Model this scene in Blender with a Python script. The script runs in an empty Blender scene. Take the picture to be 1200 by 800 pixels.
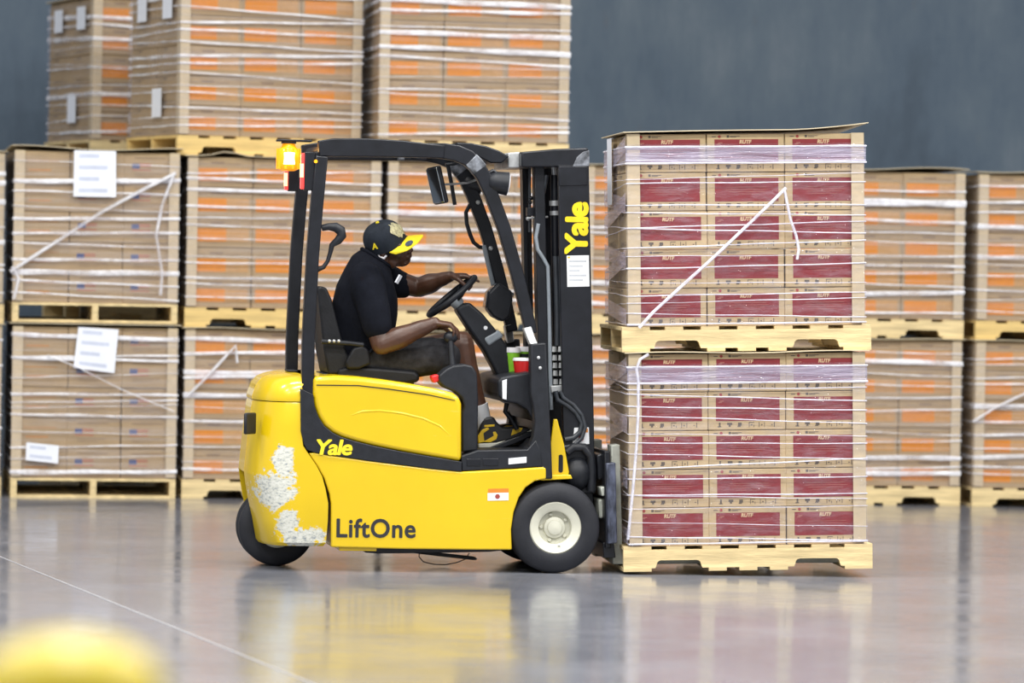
import bpy, bmesh, math, random
from mathutils import Vector, Matrix, Euler
random.seed(7)
sc = bpy.context.scene
COL = sc.collection
PI = math.pi

# ------------------------------------------------------------------ camera
CAM = dict(x=-3.1546, y=-20.8969, z=1.5065, yaw=0.14222, pitch=-0.01867, roll=0.01857, f=5000.0)
def cam_axes():
    y, p, r = CAM['yaw'], CAM['pitch'], CAM['roll']
    fwd = Vector((math.sin(y)*math.cos(p), math.cos(y)*math.cos(p), math.sin(p)))
    rt = Vector((math.cos(y), -math.sin(y), 0)); up = rt.cross(fwd)
    return (rt*math.cos(r)+up*math.sin(r), up*math.cos(r)-rt*math.sin(r), fwd)
RT, UP, FWD = cam_axes()
CP = Vector((CAM['x'], CAM['y'], CAM['z']))
cd = bpy.data.cameras.new('camera'); cam = bpy.data.objects.new('camera', cd); COL.objects.link(cam)
cam.matrix_world = Matrix(((RT.x, UP.x, -FWD.x, CP.x), (RT.y, UP.y, -FWD.y, CP.y), (RT.z, UP.z, -FWD.z, CP.z), (0, 0, 0, 1)))
cd.sensor_width = 36; cd.lens = CAM['f']/1200*36; cd.clip_end = 200
cd.dof.use_dof = True; cd.dof.focus_distance = 20.7; cd.dof.aperture_fstop = 2.2
sc.camera = cam
def P(px, py, y):
    """point of the photograph's pixel on the vertical plane at depth y"""
    d = RT*((px-600)/CAM['f']) + UP*((400-py)/CAM['f']) + FWD
    return CP + d*((y-CP.y)/d.y)

# ------------------------------------------------------------------ light
w = bpy.data.worlds.new('world'); sc.world = w; w.use_nodes = True
bg = w.node_tree.nodes['Background']; bg.inputs[0].default_value = (0.93, 0.96, 1.0, 1); bg.inputs[1].default_value = 0.55
def high_bay(x, y, z, power, sx=2.2, sy=0.5):
    l = bpy.data.lights.new('high_bay_light', 'AREA'); l.shape = 'RECTANGLE'; l.size = sx; l.size_y = sy
    l.energy = power; l.color = (1.0, 0.985, 0.95)
    o = bpy.data.objects.new('high_bay_light', l); o.location = (x, y, z); COL.objects.link(o)
for hx in (-7.5, -2.5, 2.5, 7.5):
    for hy in (-13.0, -7.5, -2.0):
        high_bay(hx, hy, 8.5, 300)
sc.view_settings.view_transform = 'Standard'; sc.view_settings.look = 'None'
sc.view_settings.gamma = 1.0; sc.view_settings.use_curve_mapping = False
sc.view_settings.exposure = 0.30

# ------------------------------------------------------------------ materials
def new_mat(name):
    m = bpy.data.materials.new(name); m.use_nodes = True
    nt = m.node_tree; b = nt.nodes['Principled BSDF']; return m, nt, b
def ramp(nt, fac, stops):
    r = nt.nodes.new('ShaderNodeValToRGB'); e = r.color_ramp.elements
    e[0].position, e[0].color = stops[0][0], (*stops[0][1], 1); e[1].position, e[1].color = stops[-1][0], (*stops[-1][1], 1)
    for p, c in stops[1:-1]:
        k = e.new(p); k.color = (*c, 1)
    nt.links.new(fac, r.inputs[0]); return r.outputs[0]
def noise(nt, scale, detail=3, rough=.55, stretch=(1, 1, 1), coord='Object', dist=0):
    tc = nt.nodes.new('ShaderNodeTexCoord'); mp = nt.nodes.new('ShaderNodeMapping'); mp.inputs['Scale'].default_value = stretch
    n = nt.nodes.new('ShaderNodeTexNoise'); n.inputs['Scale'].default_value = scale; n.inputs['Detail'].default_value = detail
    n.inputs['Roughness'].default_value = rough; n.inputs['Distortion'].default_value = dist
    nt.links.new(tc.outputs[coord], mp.inputs[0]); nt.links.new(mp.outputs[0], n.inputs[0]); return n.outputs[0]
def bump(nt, b, h, strength, dist=.01):
    k = nt.nodes.new('ShaderNodeBump'); k.inputs['Strength'].default_value = strength; k.inputs['Distance'].default_value = dist
    nt.links.new(h, k.inputs['Height']); nt.links.new(k.outputs[0], b.inputs['Normal'])
def sh(c, k): return tuple(min(1, v*k) for v in c)
def mat(name, col, rough=.5, metal=0, var=.12, scale=14, bmp=0, bscale=60, stretch=(1, 1, 1), coat=0, emit=None, estr=0, spec=None):
    m, nt, b = new_mat(name)
    n = noise(nt, scale, 4, .6, stretch)
    c = ramp(nt, n, [(.3, sh(col, 1-var)), (.7, sh(col, 1+var))])
    nt.links.new(c, b.inputs['Base Color'])
    b.inputs['Roughness'].default_value = rough; b.inputs['Metallic'].default_value = metal; b.inputs['Coat Weight'].default_value = coat
    if spec is not None: b.inputs['Specular IOR Level'].default_value = spec
    if bmp: bump(nt, b, noise(nt, bscale, 3, .5, stretch), bmp)
    if emit: b.inputs['Emission Color'].default_value = (*emit, 1); b.inputs['Emission Strength'].default_value = estr
    return m
M = {}
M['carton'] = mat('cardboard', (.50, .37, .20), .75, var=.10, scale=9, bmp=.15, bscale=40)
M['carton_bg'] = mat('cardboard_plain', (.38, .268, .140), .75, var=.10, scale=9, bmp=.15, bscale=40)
M['board'] = mat('corner_board_paper', (.55, .44, .28), .7, var=.08)
M['cap'] = mat('cap_sheet_board', (.66, .56, .38), .75, var=.1, scale=5)
M['red'] = mat('red_print', (.225, .018, .022), .6, var=.10, scale=25)
M['orange'] = mat('orange_print', (.66, .225, .006), .6, var=.08, scale=25)
M['orange_pale'] = mat('faded_orange_print', (.50, .28, .10), .65, var=.12, scale=25)
M['ink'] = mat('dark_print', (.11, .085, .06), .7)
M['inklight'] = mat('cream_print', (.62, .43, .25), .7)
M['inkred'] = mat('red_mark_print', (.33, .05, .04), .7)
M['inkblue'] = mat('blue_mark_print', (.07, .085, .19), .7)
M['wood'] = mat('pallet_pine', (.72, .56, .29), .7, var=.28, scale=5, bmp=.2, bscale=30, stretch=(.6, 3, 6))
M['wood_warm'] = mat('pallet_pine_warm', (.70, .50, .19), .7, var=.22, scale=5, bmp=.2, bscale=30, stretch=(.6, 3, 6))
M['paper'] = mat('white_paper', (.80, .82, .88), .6, var=.03)
def scratched_yellow():
    m, nt, b = new_mat('forklift_yellow_paint')
    base = ramp(nt, noise(nt, 3, 4), [(.3, (.70, .475, .003)), (.7, (.76, .52, .004))])
    s = ramp(nt, noise(nt, 5, 6, .8, (.7, 1, 9)), [(.0, (0, 0, 0)), (.66, (0, 0, 0)), (.74, (1, 1, 1))])
    mx = nt.nodes.new('ShaderNodeMix'); mx.data_type = 'RGBA'; mu = nt.nodes.new('ShaderNodeMath'); mu.operation = 'MULTIPLY'; mu.inputs[1].default_value = .35
    nt.links.new(s, mu.inputs[0]); nt.links.new(mu.outputs[0], mx.inputs[0]); nt.links.new(base, mx.inputs[6]); mx.inputs[7].default_value = (.85, .74, .32, 1)
    nt.links.new(mx.outputs[2], b.inputs['Base Color']); b.inputs['Roughness'].default_value = .25; b.inputs['Coat Weight'].default_value = .4
    return m
M['yellow'] = scratched_yellow()
M['black'] = mat('black_textured_plastic', (.013, .0145, .019), .45, spec=.35, var=.25, scale=20, bmp=.08, bscale=250)
M['steel_black'] = mat('black_painted_steel', (.008, .009, .013), .36, spec=.4, var=.35, scale=12)
M['rubber'] = mat('tyre_rubber', (.019, .020, .025), .62, spec=.3, var=.2, scale=8, bmp=.1, bscale=120)
M['rim'] = mat('cream_painted_rim', (.62, .61, .50), .38, var=.08, scale=10)
M['steel'] = mat('worn_bare_steel', (.55, .56, .56), .38, .5, var=.3, scale=18)
M['hose'] = mat('hydraulic_hose_rubber', (.035, .040, .048), .38, var=.25)
M['fabric'] = mat('seat_vinyl', (.010, .0105, .013), .5, spec=.3, var=.2, scale=20, bmp=.1, bscale=80)
M['pale'] = mat('pale_fork_steel', (.55, .57, .50), .5, .2, var=.25, scale=9)
M['sticker'] = mat('white_sticker', (.82, .83, .85), .45, var=.02)
M['grey'] = mat('grey_plastic', (.25, .28, .31), .4, var=.1)
M['screen'] = mat('dark_screen_glass', (.02, .024, .03), .12, var=.1)
M['glass'] = mat('mirror_glass', (.55, .6, .62), .06, 1, var=.02)
M['skin'] = mat('skin', (.070, .030, .017), .42, var=.18, scale=18, bmp=.06, bscale=160)
M['tee'] = mat('black_cotton', (.0045, .0055, .010), .9, spec=.15, var=.2, scale=30, bmp=.5, bscale=14)
M['shorts'] = mat('charcoal_shorts_cloth', (.030, .030, .034), .9, spec=.2, var=.5, scale=16, bmp=.5, bscale=16)
M['cap_cloth'] = mat('charcoal_cap_cloth', (.018, .023, .032), .8, spec=.2, var=.25, scale=30, bmp=.15, bscale=120)
M['brim'] = mat('yellow_brim_cloth', (.85, .66, .015), .6, var=.05)
M['white_sock'] = mat('white_sock_cloth', (.75, .75, .76), .8, var=.05)
M['shoe_black'] = mat('black_shoe_leather', (.014, .014, .016), .45, var=.2)
M['shoe_yellow'] = mat('yellow_shoe_leather', (.78, .50, .010), .45, var=.06)
M['sole'] = mat('offwhite_rubber_sole', (.55, .54, .46), .6, var=.1)
M['emblem'] = mat('stitched_emblem', (.42, .38, .22), .7, var=.5, scale=70, bmp=.5, bscale=120)
M['redplastic'] = mat('red_plastic', (.62, .02, .02), .35, var=.05)
M['green'] = mat('green_print', (.25, .60, .03), .45, var=.12)
M['white'] = mat('white_plastic', (.80, .78, .80), .35, var=.03)
M['bollard'] = mat('bollard_yellow', (.80, .60, .006), .4, var=.04)
M['wire'] = mat('thin_cable', (.02, .02, .02), .5)
M['amber'] = mat('lit_amber_lens', (.9, .38, .01), .2, emit=(1, .30, .008), estr=.6)
M['amber_core'] = mat('lit_beacon_lamp', (1, .8, .4), .2, emit=(1, .72, .28), estr=7)
M['tail'] = mat('lit_tail_lens', (.7, .03, .03), .2, emit=(1, .06, .05), estr=1.1)
M['tail_core'] = mat('lit_tail_lamp', (1, .4, .2), .2, emit=(1, .35, .15), estr=3)

def film_mat(name, lo, hi, tint, rough=.16, stretch=(.5, .5, 9), scale=3.5, bstr=.6):
    m, nt, b = new_mat(name); out = nt.nodes['Material Output']
    tr = nt.nodes.new('ShaderNodeBsdfTransparent'); tr.inputs[0].default_value = (.985, .98, 1, 1)
    mx = nt.nodes.new('ShaderNodeMixShader')
    n = noise(nt, scale, 4, .65, stretch, dist=.3)
    r = nt.nodes.new('ShaderNodeMapRange'); r.inputs[1].default_value = .42; r.inputs[2].default_value = .72
    r.inputs[3].default_value = lo; r.inputs[4].default_value = hi
    nt.links.new(n, r.inputs[0]); nt.links.new(r.outputs[0], mx.inputs[0])
    b.inputs['Base Color'].default_value = (*tint, 1); b.inputs['Roughness'].default_value = rough
    b.inputs['Specular IOR Level'].default_value = .8
    bump(nt, b, noise(nt, scale*1.6, 4, .6, stretch, dist=.6), bstr, .05)
    nt.links.new(tr.outputs[0], mx.inputs[1]); nt.links.new(b.outputs[0], mx.inputs[2]); nt.links.new(mx.outputs[0], out.inputs[0])
    return m
M['film'] = film_mat('clear_stretch_film', .03, .20, (.60, .60, .70), rough=.1, stretch=(1, 1, 3), scale=6, bstr=1)
M['film_bg'] = film_mat('hazy_stretch_film', .02, .24, (.78, .79, .88), stretch=(.25, .25, 12))
M['film_dense'] = film_mat('layered_stretch_film', .30, .62, (.60, .58, .76))
M['strand'] = film_mat('roped_stretch_film', .45, .95, (.86, .86, .96), rough=.25, stretch=(1, 1, 1), scale=5)
M['tail_glint_bg'] = film_mat('film_tail_and_painted_glint', .25, 1.0, (.97, .97, 1.0), rough=.25, stretch=(1, 1, 1), scale=3)  # white of painted film highlights on background loads, and of the real film tails

# scuffed counterweight paint
def scuffed():
    m, nt, b = new_mat('scuffed_yellow_paint')
    tc = nt.nodes.new('ShaderNodeTexCoord'); L = nt.links
    base = ramp(nt, noise(nt, 3), [(.3, (.70, .475, .003)), (.7, (.76, .52, .004))])
    tot = None
    for (px, py, rx, rz) in ((323, 572, .135, .15), (331, 542, .07, .14), (354, 629, .17, .07), (337, 612, .08, .09)):
        c = P(px, py, -.47)
        mp = nt.nodes.new('ShaderNodeMapping'); mp.vector_type = 'TEXTURE'
        mp.inputs['Location'].default_value = (c.x, c.y, c.z); mp.inputs['Scale'].default_value = (rx, 1.2, rz)
        L.new(tc.outputs['Object'], mp.inputs[0])
        ln = nt.nodes.new('ShaderNodeVectorMath'); ln.operation = 'LENGTH'; L.new(mp.outputs[0], ln.inputs[0])
        if tot is None: tot = ln.outputs['Value']
        else:
            mn = nt.nodes.new('ShaderNodeMath'); mn.operation = 'MINIMUM'; L.new(tot, mn.inputs[0]); L.new(ln.outputs['Value'], mn.inputs[1]); tot = mn.outputs[0]
    n = noise(nt, 16, 6, .75, (1.0, 1, 1.5))
    ad = nt.nodes.new('ShaderNodeMath'); ad.operation = 'MULTIPLY_ADD'; L.new(n, ad.inputs[0]); ad.inputs[1].default_value = 1.9; L.new(tot, ad.inputs[2])
    mask = ramp(nt, ad.outputs[0], [(.0, (1, 1, 1)), (.98, (1, 1, 1)), (1.0, (0, 0, 0))])
    ad2 = nt.nodes.new('ShaderNodeMath'); ad2.operation = 'MULTIPLY'; L.new(ad.outputs[0], ad2.inputs[0]); ad2.inputs[1].default_value = .58
    mask = ramp(nt, ad2.outputs[0], [(.0, (1, 1, 1)), (.90, (1, 1, 1)), (.95, (0, 0, 0))])
    sc_c = ramp(nt, noise(nt, 45, 5, .7, (1, 1, 2)), [(.33, (.16, .20, .25)), (.47, (.60, .60, .52)), (.75, (.78, .78, .74))])
    mx = nt.nodes.new('ShaderNodeMix'); mx.data_type = 'RGBA'
    L.new(mask, mx.inputs[0]); L.new(base, mx.inputs[6]); L.new(sc_c, mx.inputs[7]); L.new(mx.outputs[2], b.inputs['Base Color'])
    rr = nt.nodes.new('ShaderNodeMapRange'); rr.inputs[3].default_value = .26; rr.inputs[4].default_value = .7
    L.new(mask, rr.inputs[0]); L.new(rr.outputs[0], b.inputs['Roughness']); b.inputs['Coat Weight'].default_value = .3
    return m
M['scuffed'] = scuffed()

# ------------------------------------------------------------------ mesh helpers
class MB:
    def __init__(s): s.v = []; s.f = []
    def add(s, vs, fs):
        o = len(s.v); s.v += [tuple(v) for v in vs]; s.f += [tuple(i+o for i in f) for f in fs]; return s
    def box(s, lo, hi, mtx=None):
        vs = [Vector((x, y, z)) for z in (lo[2], hi[2]) for y in (lo[1], hi[1]) for x in (lo[0], hi[0])]
        if mtx: vs = [mtx @ v for v in vs]
        return s.add(vs, [(0, 2, 3, 1), (4, 5, 7, 6), (0, 1, 5, 4), (2, 6, 7, 3), (0, 4, 6, 2), (1, 3, 7, 5)])
    def prism(s, xz, y0, y1):
        """polygon in x,z extruded along y"""
        n = len(xz); vs = [(x, y0, z) for x, z in xz]+[(x, y1, z) for x, z in xz]
        fs = [tuple(range(n)), tuple(reversed(range(n, 2*n)))]
        fs += [(i+n, (i+1) % n+n, (i+1) % n, i) for i in range(n)]
        return s.add(vs, fs)
    def pprism(s, pts, y0, y1, yref=None):
        yr = y0 if yref is None else yref
        q = [P(a, b, yr) for a, b in pts]; return s.prism([(v.x, v.z) for v in q], y0, y1)
    def tube(s, pts, r, n=10, caps=True, flat=1.0, closed=False):
        pts = [Vector(p) for p in pts]; k = len(pts)
        rr = r if isinstance(r, (list, tuple)) else [r]*k
        rings = []; ref = None
        for i, p in enumerate(pts):
            if closed: t = pts[(i+1) % k]-pts[i-1]
            else: t = pts[min(i+1, k-1)]-pts[max(i-1, 0)]
            t.normalize()
            if ref is None:
                ref = Vector((0, 1, 0)) if abs(t.y) < .8 else Vector((0, 0, 1))
            a = (ref-t*ref.dot(t)).normalized(); b = t.cross(a); ref = a
            rings.append([p+(a*math.cos(2*PI*j/n)+b*math.sin(2*PI*j/n)*flat)*rr[i] for j in range(n)])
        vs = [v for g in rings for v in g]; fs = []
        for i in range(k if closed else k-1):
            i2 = (i+1) % k
            for j in range(n):
                j2 = (j+1) % n; fs.append((i*n+j, i*n+j2, i2*n+j2, i2*n+j))
        if caps and not closed: fs += [tuple(reversed(range(n))), tuple(range((k-1)*n, k*n))]
        return s.add(vs, fs)
    def lathe(s, prof, org, axis=(0, -1, 0), n=40, cap=True):
        """prof: (radius, offset along axis)"""
        ax = Vector(axis).normalized(); a = ax.orthogonal().normalized(); b = ax.cross(a); org = Vector(org)
        vs = []; fs = []; k = len(prof)
        for r, t in prof:
            for j in range(n):
                vs.append(org+ax*t+(a*math.cos(2*PI*j/n)+b*math.sin(2*PI*j/n))*r)
        for i in range(k-1):
            for j in range(n):
                j2 = (j+1) % n; fs.append((i*n+j, i*n+j2, (i+1)*n+j2, (i+1)*n+j))
        if cap: fs += [tuple(reversed(range(n))), tuple(range((k-1)*n, k*n))]
        return s.add(vs, fs)
    def loft(s, rings, caps=True):
        n = len(rings[0]); vs = [v for g in rings for v in g]; fs = []
        for i in range(len(rings)-1):
            for j in range(n):
                j2 = (j+1) % n; fs.append((i*n+j, i*n+j2, (i+1)*n+j2, (i+1)*n+j))
        if caps: fs += [tuple(reversed(range(n))), tuple(range((len(rings)-1)*n, len(rings)*n))]
        return s.add(vs, fs)
    def ball(s, c, r, mtx=None, nu=14, nv=9):
        rx, ry, rz = r if isinstance(r, (tuple, list)) else (r, r, r); c = Vector(c)
        rings = []
        for i in range(1, nv):
            t = PI*i/nv
            rings.append([Vector((rx*math.sin(t)*math.cos(2*PI*j/nu), ry*math.sin(t)*math.sin(2*PI*j/nu), -rz*math.cos(t))) for j in range(nu)])
        if mtx: rings = [[mtx @ v for v in g] for g in rings]
        return s.loft([[c+v for v in g] for g in rings])
    def xform(s, m):
        s.v = [tuple(m @ Vector(v)) for v in s.v]; return s
    def mesh(s, name, m=None, smooth=None):
        me = bpy.data.meshes.new(name); me.from_pydata([tuple(v) for v in s.v], [], s.f)
        b = bmesh.new(); b.from_mesh(me); bmesh.ops.recalc_face_normals(b, faces=b.faces); b.to_mesh(me); b.free()
        if m: me.materials.append(m)
        if smooth:
            for p in me.polygons: p.use_smooth = True
            if smooth < 180: me.set_sharp_from_angle(angle=math.radians(smooth))
        return me
    def build(s, name, m, parent=None, bevel=0, seg=2, smooth=None, ang=35, subd=0):
        if bevel and not smooth: smooth = 40
        o = link(name, s.mesh(name, m, smooth), parent)
        if bevel:
            bv = o.modifiers.new('bevel', 'BEVEL'); bv.width = bevel; bv.segments = seg; bv.limit_method = 'ANGLE'; bv.angle_limit = math.radians(ang)
            bv.harden_normals = False
        if subd:
            sd = o.modifiers.new('subd', 'SUBSURF'); sd.levels = subd; sd.render_levels = subd
        return o
def link(name, data, parent=None, mtx=None):
    o = bpy.data.objects.new(name, data); COL.objects.link(o)
    if parent: o.parent = parent
    if mtx is not None:
        if parent: o.matrix_local = mtx
        else: o.matrix_world = mtx
    return o
def tag(o, label=None, cat=None, group=None, kind=None):
    if label: o['label'] = label
    if cat: o['category'] = cat
    if group: o['group'] = group
    if kind: o['kind'] = kind
    return o
def empty(name, loc=(0, 0, 0), rot=None, mtx=None):
    o = bpy.data.objects.new(name, None); o.empty_display_size = .1; COL.objects.link(o)
    if mtx is not None: o.matrix_world = mtx
    else:
        o.location = loc
        if rot: o.rotation_euler = rot
    return o
def text_mesh(s, size, bold=0, shear=0, m=None, depth=0.0006, space=1.0, align='CENTER'):
    c = bpy.data.curves.new('lettering', 'FONT'); c.body = s; c.size = size; c.offset = bold; c.shear = shear
    c.extrude = depth; c.align_x = align; c.align_y = 'CENTER'; c.space_character = space; c.resolution_u = 4
    o = bpy.data.objects.new('tmp', c); COL.objects.link(o)
    me = bpy.data.meshes.new_from_object(o.evaluated_get(bpy.context.evaluated_depsgraph_get()))
    bpy.data.objects.remove(o); bpy.data.curves.remove(c)
    me.name = 'lettering'; me.materials.clear()
    if m: me.materials.append(m)
    return me
def bold_text(s, size, bold, shear, m, depth=.0006, space=1.0):
    """heavy lettering: thin outlines repeated round a small circle so that the counters stay open"""
    me = text_mesh(s, size, 0, shear, m, depth, space); vs = []; fs = []
    for k in range(9):
        dx, dy = (0, 0) if k == 8 else (bold*math.cos(PI*k/4), bold*math.sin(PI*k/4)); o = len(vs)
        vs += [(v.co.x+dx, v.co.y+dy, v.co.z+k*1e-5) for v in me.vertices]; fs += [tuple(i+o for i in p.vertices) for p in me.polygons]
    out = bpy.data.meshes.new('lettering'); out.from_pydata(vs, [], fs); out.materials.append(m); return out
def smooth_remesh(mb, name, voxel, it=6, fac=.5, m=None):
    me = mb.mesh(name); o = bpy.data.objects.new('tmp', me); COL.objects.link(o)
    r = o.modifiers.new('r', 'REMESH'); r.mode = 'VOXEL'; r.voxel_size = voxel; r.use_smooth_shade = True
    s = o.modifiers.new('s', 'SMOOTH'); s.factor = fac; s.iterations = it
    out = bpy.data.meshes.new_from_object(o.evaluated_get(bpy.context.evaluated_depsgraph_get()))
    bpy.data.objects.remove(o); bpy.data.meshes.remove(me)
    out.name = name; out.materials.clear(); out.materials.append(m)
    for p in out.polygons: p.use_smooth = True
    return out
FACE = Matrix.Rotation(PI/2, 4, 'X')            # text plane (x,y) -> stands up facing -y
# ------------------------------------------------------------------ the setting
def floor_mat():
    m, nt, b = new_mat('polished_concrete')
    a = noise(nt, .55, 6, .6); d = noise(nt, 7, 5, .65)
    mix = nt.nodes.new('ShaderNodeMath'); mix.operation = 'MULTIPLY_ADD'; nt.links.new(d, mix.inputs[0]); mix.inputs[1].default_value = .35; nt.links.new(a, mix.inputs[2])
    c = ramp(nt, mix.outputs[0], [(.45, (.138, .142, .166)), (.7, (.190, .196, .226)), (.95, (.26, .27, .305))])
    nt.links.new(c, b.inputs['Base Color'])
    rr = nt.nodes.new('ShaderNodeMapRange'); rr.inputs[1].default_value = .3; rr.inputs[2].default_value = .75; rr.inputs[3].default_value = .09; rr.inputs[4].default_value = .24
    nt.links.new(noise(nt, 1.6, 5, .7), rr.inputs[0]); nt.links.new(rr.outputs[0], b.inputs['Roughness'])
    b.inputs['Specular IOR Level'].default_value = .45
    bump(nt, b, noise(nt, 9, 4, .6), .05, .01)
    return m
def wall_mat():
    m, nt, b = new_mat('painted_concrete_wall')
    a = noise(nt, .9, 6, .62, (1, 1, .8)); d = noise(nt, 2.6, 5, .7, (1.6, 1, .35))
    mix = nt.nodes.new('ShaderNodeMath'); mix.operation = 'MULTIPLY_ADD'; nt.links.new(d, mix.inputs[0]); mix.inputs[1].default_value = .55; nt.links.new(a, mix.inputs[2])
    c = ramp(nt, mix.outputs[0], [(.50, (.054, .078, .108)), (.72, (.084, .120, .162)), (.86, (.105, .142, .180)), (1.0, (.14, .175, .21))])
    st = ramp(nt, noise(nt, 3.1, 3, .6, (1.8, 1, .6)), [(.0, (0, 0, 0)), (.68, (0, 0, 0)), (.78, (1, 1, 1))])
    mx = nt.nodes.new('ShaderNodeMix'); mx.data_type = 'RGBA'; mu = nt.nodes.new('ShaderNodeMath'); mu.operation = 'MULTIPLY'; mu.inputs[1].default_value = .3
    nt.links.new(st, mu.inputs[0]); nt.links.new(mu.outputs[0], mx.inputs[0]); nt.links.new(c, mx.inputs[6]); mx.inputs[7].default_value = (.13, .105, .085, 1)
    nt.links.new(mx.outputs[2], b.inputs['Base Color']); b.inputs['Roughness'].default_value = .7
    bump(nt, b, noise(nt, 6, 5, .7), .1, .01)
    return m
BGYAW, BGX, BGY = 0.01846, -1.4182, 5.5455
MBG = Matrix.Translation((BGX, BGY, 0)) @ Matrix.Rotation(BGYAW, 4, 'Z')
fl = MB().box((-16, -26, -.12), (18, 10.2, 0)).build('floor', floor_mat()); tag(fl, 'grey polished concrete warehouse floor with soft reflections', 'floor', kind='structure')
M['joint'] = mat('pale_joint_filler', (.36, .36, .38), .3, var=.1)
def joint(a, b, wd=.012):
    a = Vector(a); b = Vector(b); d = (b-a).normalized(); nrm = Vector((-d.y, d.x, 0))*wd/2
    mb = MB(); vs = [a+nrm, a-nrm, b-nrm, b+nrm]; vs += [v+Vector((0, 0, .0012)) for v in vs]
    mb.add(vs, [(0, 1, 2, 3), (4, 7, 6, 5), (0, 4, 5, 1), (1, 5, 6, 2), (2, 6, 7, 3), (3, 7, 4, 0)]).build('floor_joint', M['joint'], fl)
def on_floor(px, py):
    d = RT*((px-600)/CAM['f']) + UP*((400-py)/CAM['f']) + FWD
    return CP + d*(-CP.z/d.z)
ja, jb = on_floor(0, 652), on_floor(330, 786)
jd = (jb-ja).normalized(); joint((ja-jd*3).to_tuple()[:2]+(0,), (jb+jd*4).to_tuple()[:2]+(0,))
wl = MB().box((-16, 9.6, 0), (18, 9.9, 9)).build('wall_back', wall_mat()); tag(wl, 'blue-grey stained concrete wall behind the pallet stacks', 'wall', kind='structure')
for jx in (-6.5, 8.35):
    g = MB().box((jx, 9.588, 0), (jx+.03, 9.6, 9)).build('wall_joint', M['joint'] if jx < 0 else mat('wall_seam', (.16, .18, .21), .7), wl)
# ------------------------------------------------------------------ pallets
PW, PD, SH, BT = 1.22, 1.016, .089, .016
def stringer_mesh():
    pts = [(0, 0), (.15, 0)]
    def notch(x0, x1, h=.038, r=.022):
        o = [(x0, 0)]
        for k in range(4):
            a = PI/2*k/3; o.append((x0+.006+r-r*math.cos(a), h-r+r*math.sin(a)))
        for k in range(4):
            a = PI/2*k/3; o.append((x1-.006-r+r*math.sin(a), h-r+r*math.cos(a)))
        o.append((x1, 0)); return o
    pts = [(0, 0)]+notch(.155, .385)+notch(.835, 1.065)+[(PW, 0), (PW, SH), (0, SH)]
    return pts
STR = MB().prism(stringer_mesh(), -.019, .019).mesh('stringer', M['wood'])
BRDW = MB().box((-.068, 0, 0), (.068, PD, BT)).mesh('deck_board', M['wood'])
BRDN = MB().box((-.044, 0, 0), (.044, PD, BT)).mesh('deck_board', M['wood'])
def warm(me):
    m = me.copy(); m.materials[0] = M['wood_warm']; return m
STR2, BRDW2, BRDN2 = warm(STR), warm(BRDW), warm(BRDN)
def pallet(mtx, label, warmish=False):
    S, W, N = (STR2, BRDW2, BRDN2) if warmish else (STR, BRDW, BRDN)
    t = empty('pallet', mtx=mtx); tag(t, label, 'pallet', 'wooden stringer pallets')
    T = Matrix.Translation
    for y in (.019, PD/2, PD-.019): link('stringer', S, t, T((0, y, BT)))
    for x, b in ((.068, W), (.255, N), (.43, N), (.61, N), (.79, N), (.965, N), (PW-.068, W)):
        link('deck_board', b, t, T((x, 0, BT+SH)) @ Matrix.Rotation(random.uniform(-.004, .004), 4, 'Z'))
    for x, b in ((.068, W), (.46, N), (.61, N), (.76, N), (PW-.068, W)):
        link('bottom_board', b, t, T((x, 0, 0)))
    return t
PH = SH+2*BT
# ------------------------------------------------------------------ cartons
CW, CD, CH = .38, .485, .187
def bevelled_box(lo, hi, name, m, bv=.003):
    b = bmesh.new(); bmesh.ops.create_cube(b, size=1)
    for v in b.verts: v.co = Vector([(lo[i]+hi[i])/2+v.co[i]*(hi[i]-lo[i]) for i in range(3)])
    bmesh.ops.bevel(b, geom=b.edges[:], offset=bv, segments=1, affect='EDGES')
    me = bpy.data.meshes.new(name); b.to_mesh(me); b.free(); me.materials.append(m); return me
def strips(rects, name, m, d=.0007):
    mb = MB()
    for x0, x1, z0, z1 in rects: mb.box((x0, -d, z0), (x1, .0005, z1))
    return mb.mesh(name, m)
BODY_R = bevelled_box((-CW/2+.001, 0, 0), (CW/2-.001, CD, CH-.003), 'carton_body', M['carton'])
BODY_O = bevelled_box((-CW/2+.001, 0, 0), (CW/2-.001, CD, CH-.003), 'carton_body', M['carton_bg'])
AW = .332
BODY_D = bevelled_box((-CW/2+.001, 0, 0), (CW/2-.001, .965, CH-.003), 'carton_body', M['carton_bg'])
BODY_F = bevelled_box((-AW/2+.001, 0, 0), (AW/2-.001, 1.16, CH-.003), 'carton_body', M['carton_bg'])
RED = strips([(-.152, .160, .044, .158)], 'printed_panel', M['red'])
RUTF = text_mesh('RUTF', .024, .0012, .12, M['inklight'])
REDFINE = strips([(-.140, -.123, .132, .137), (-.133, -.113, .138, .143), (-.09, .10, .112, .1145), (-.10, .11, .101, .1032), (-.08, .09, .090, .0922), (-.06, .07, .079, .0808)], 'small_print', mat('faint_cream_print', (.36, .13, .10), .7))
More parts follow.
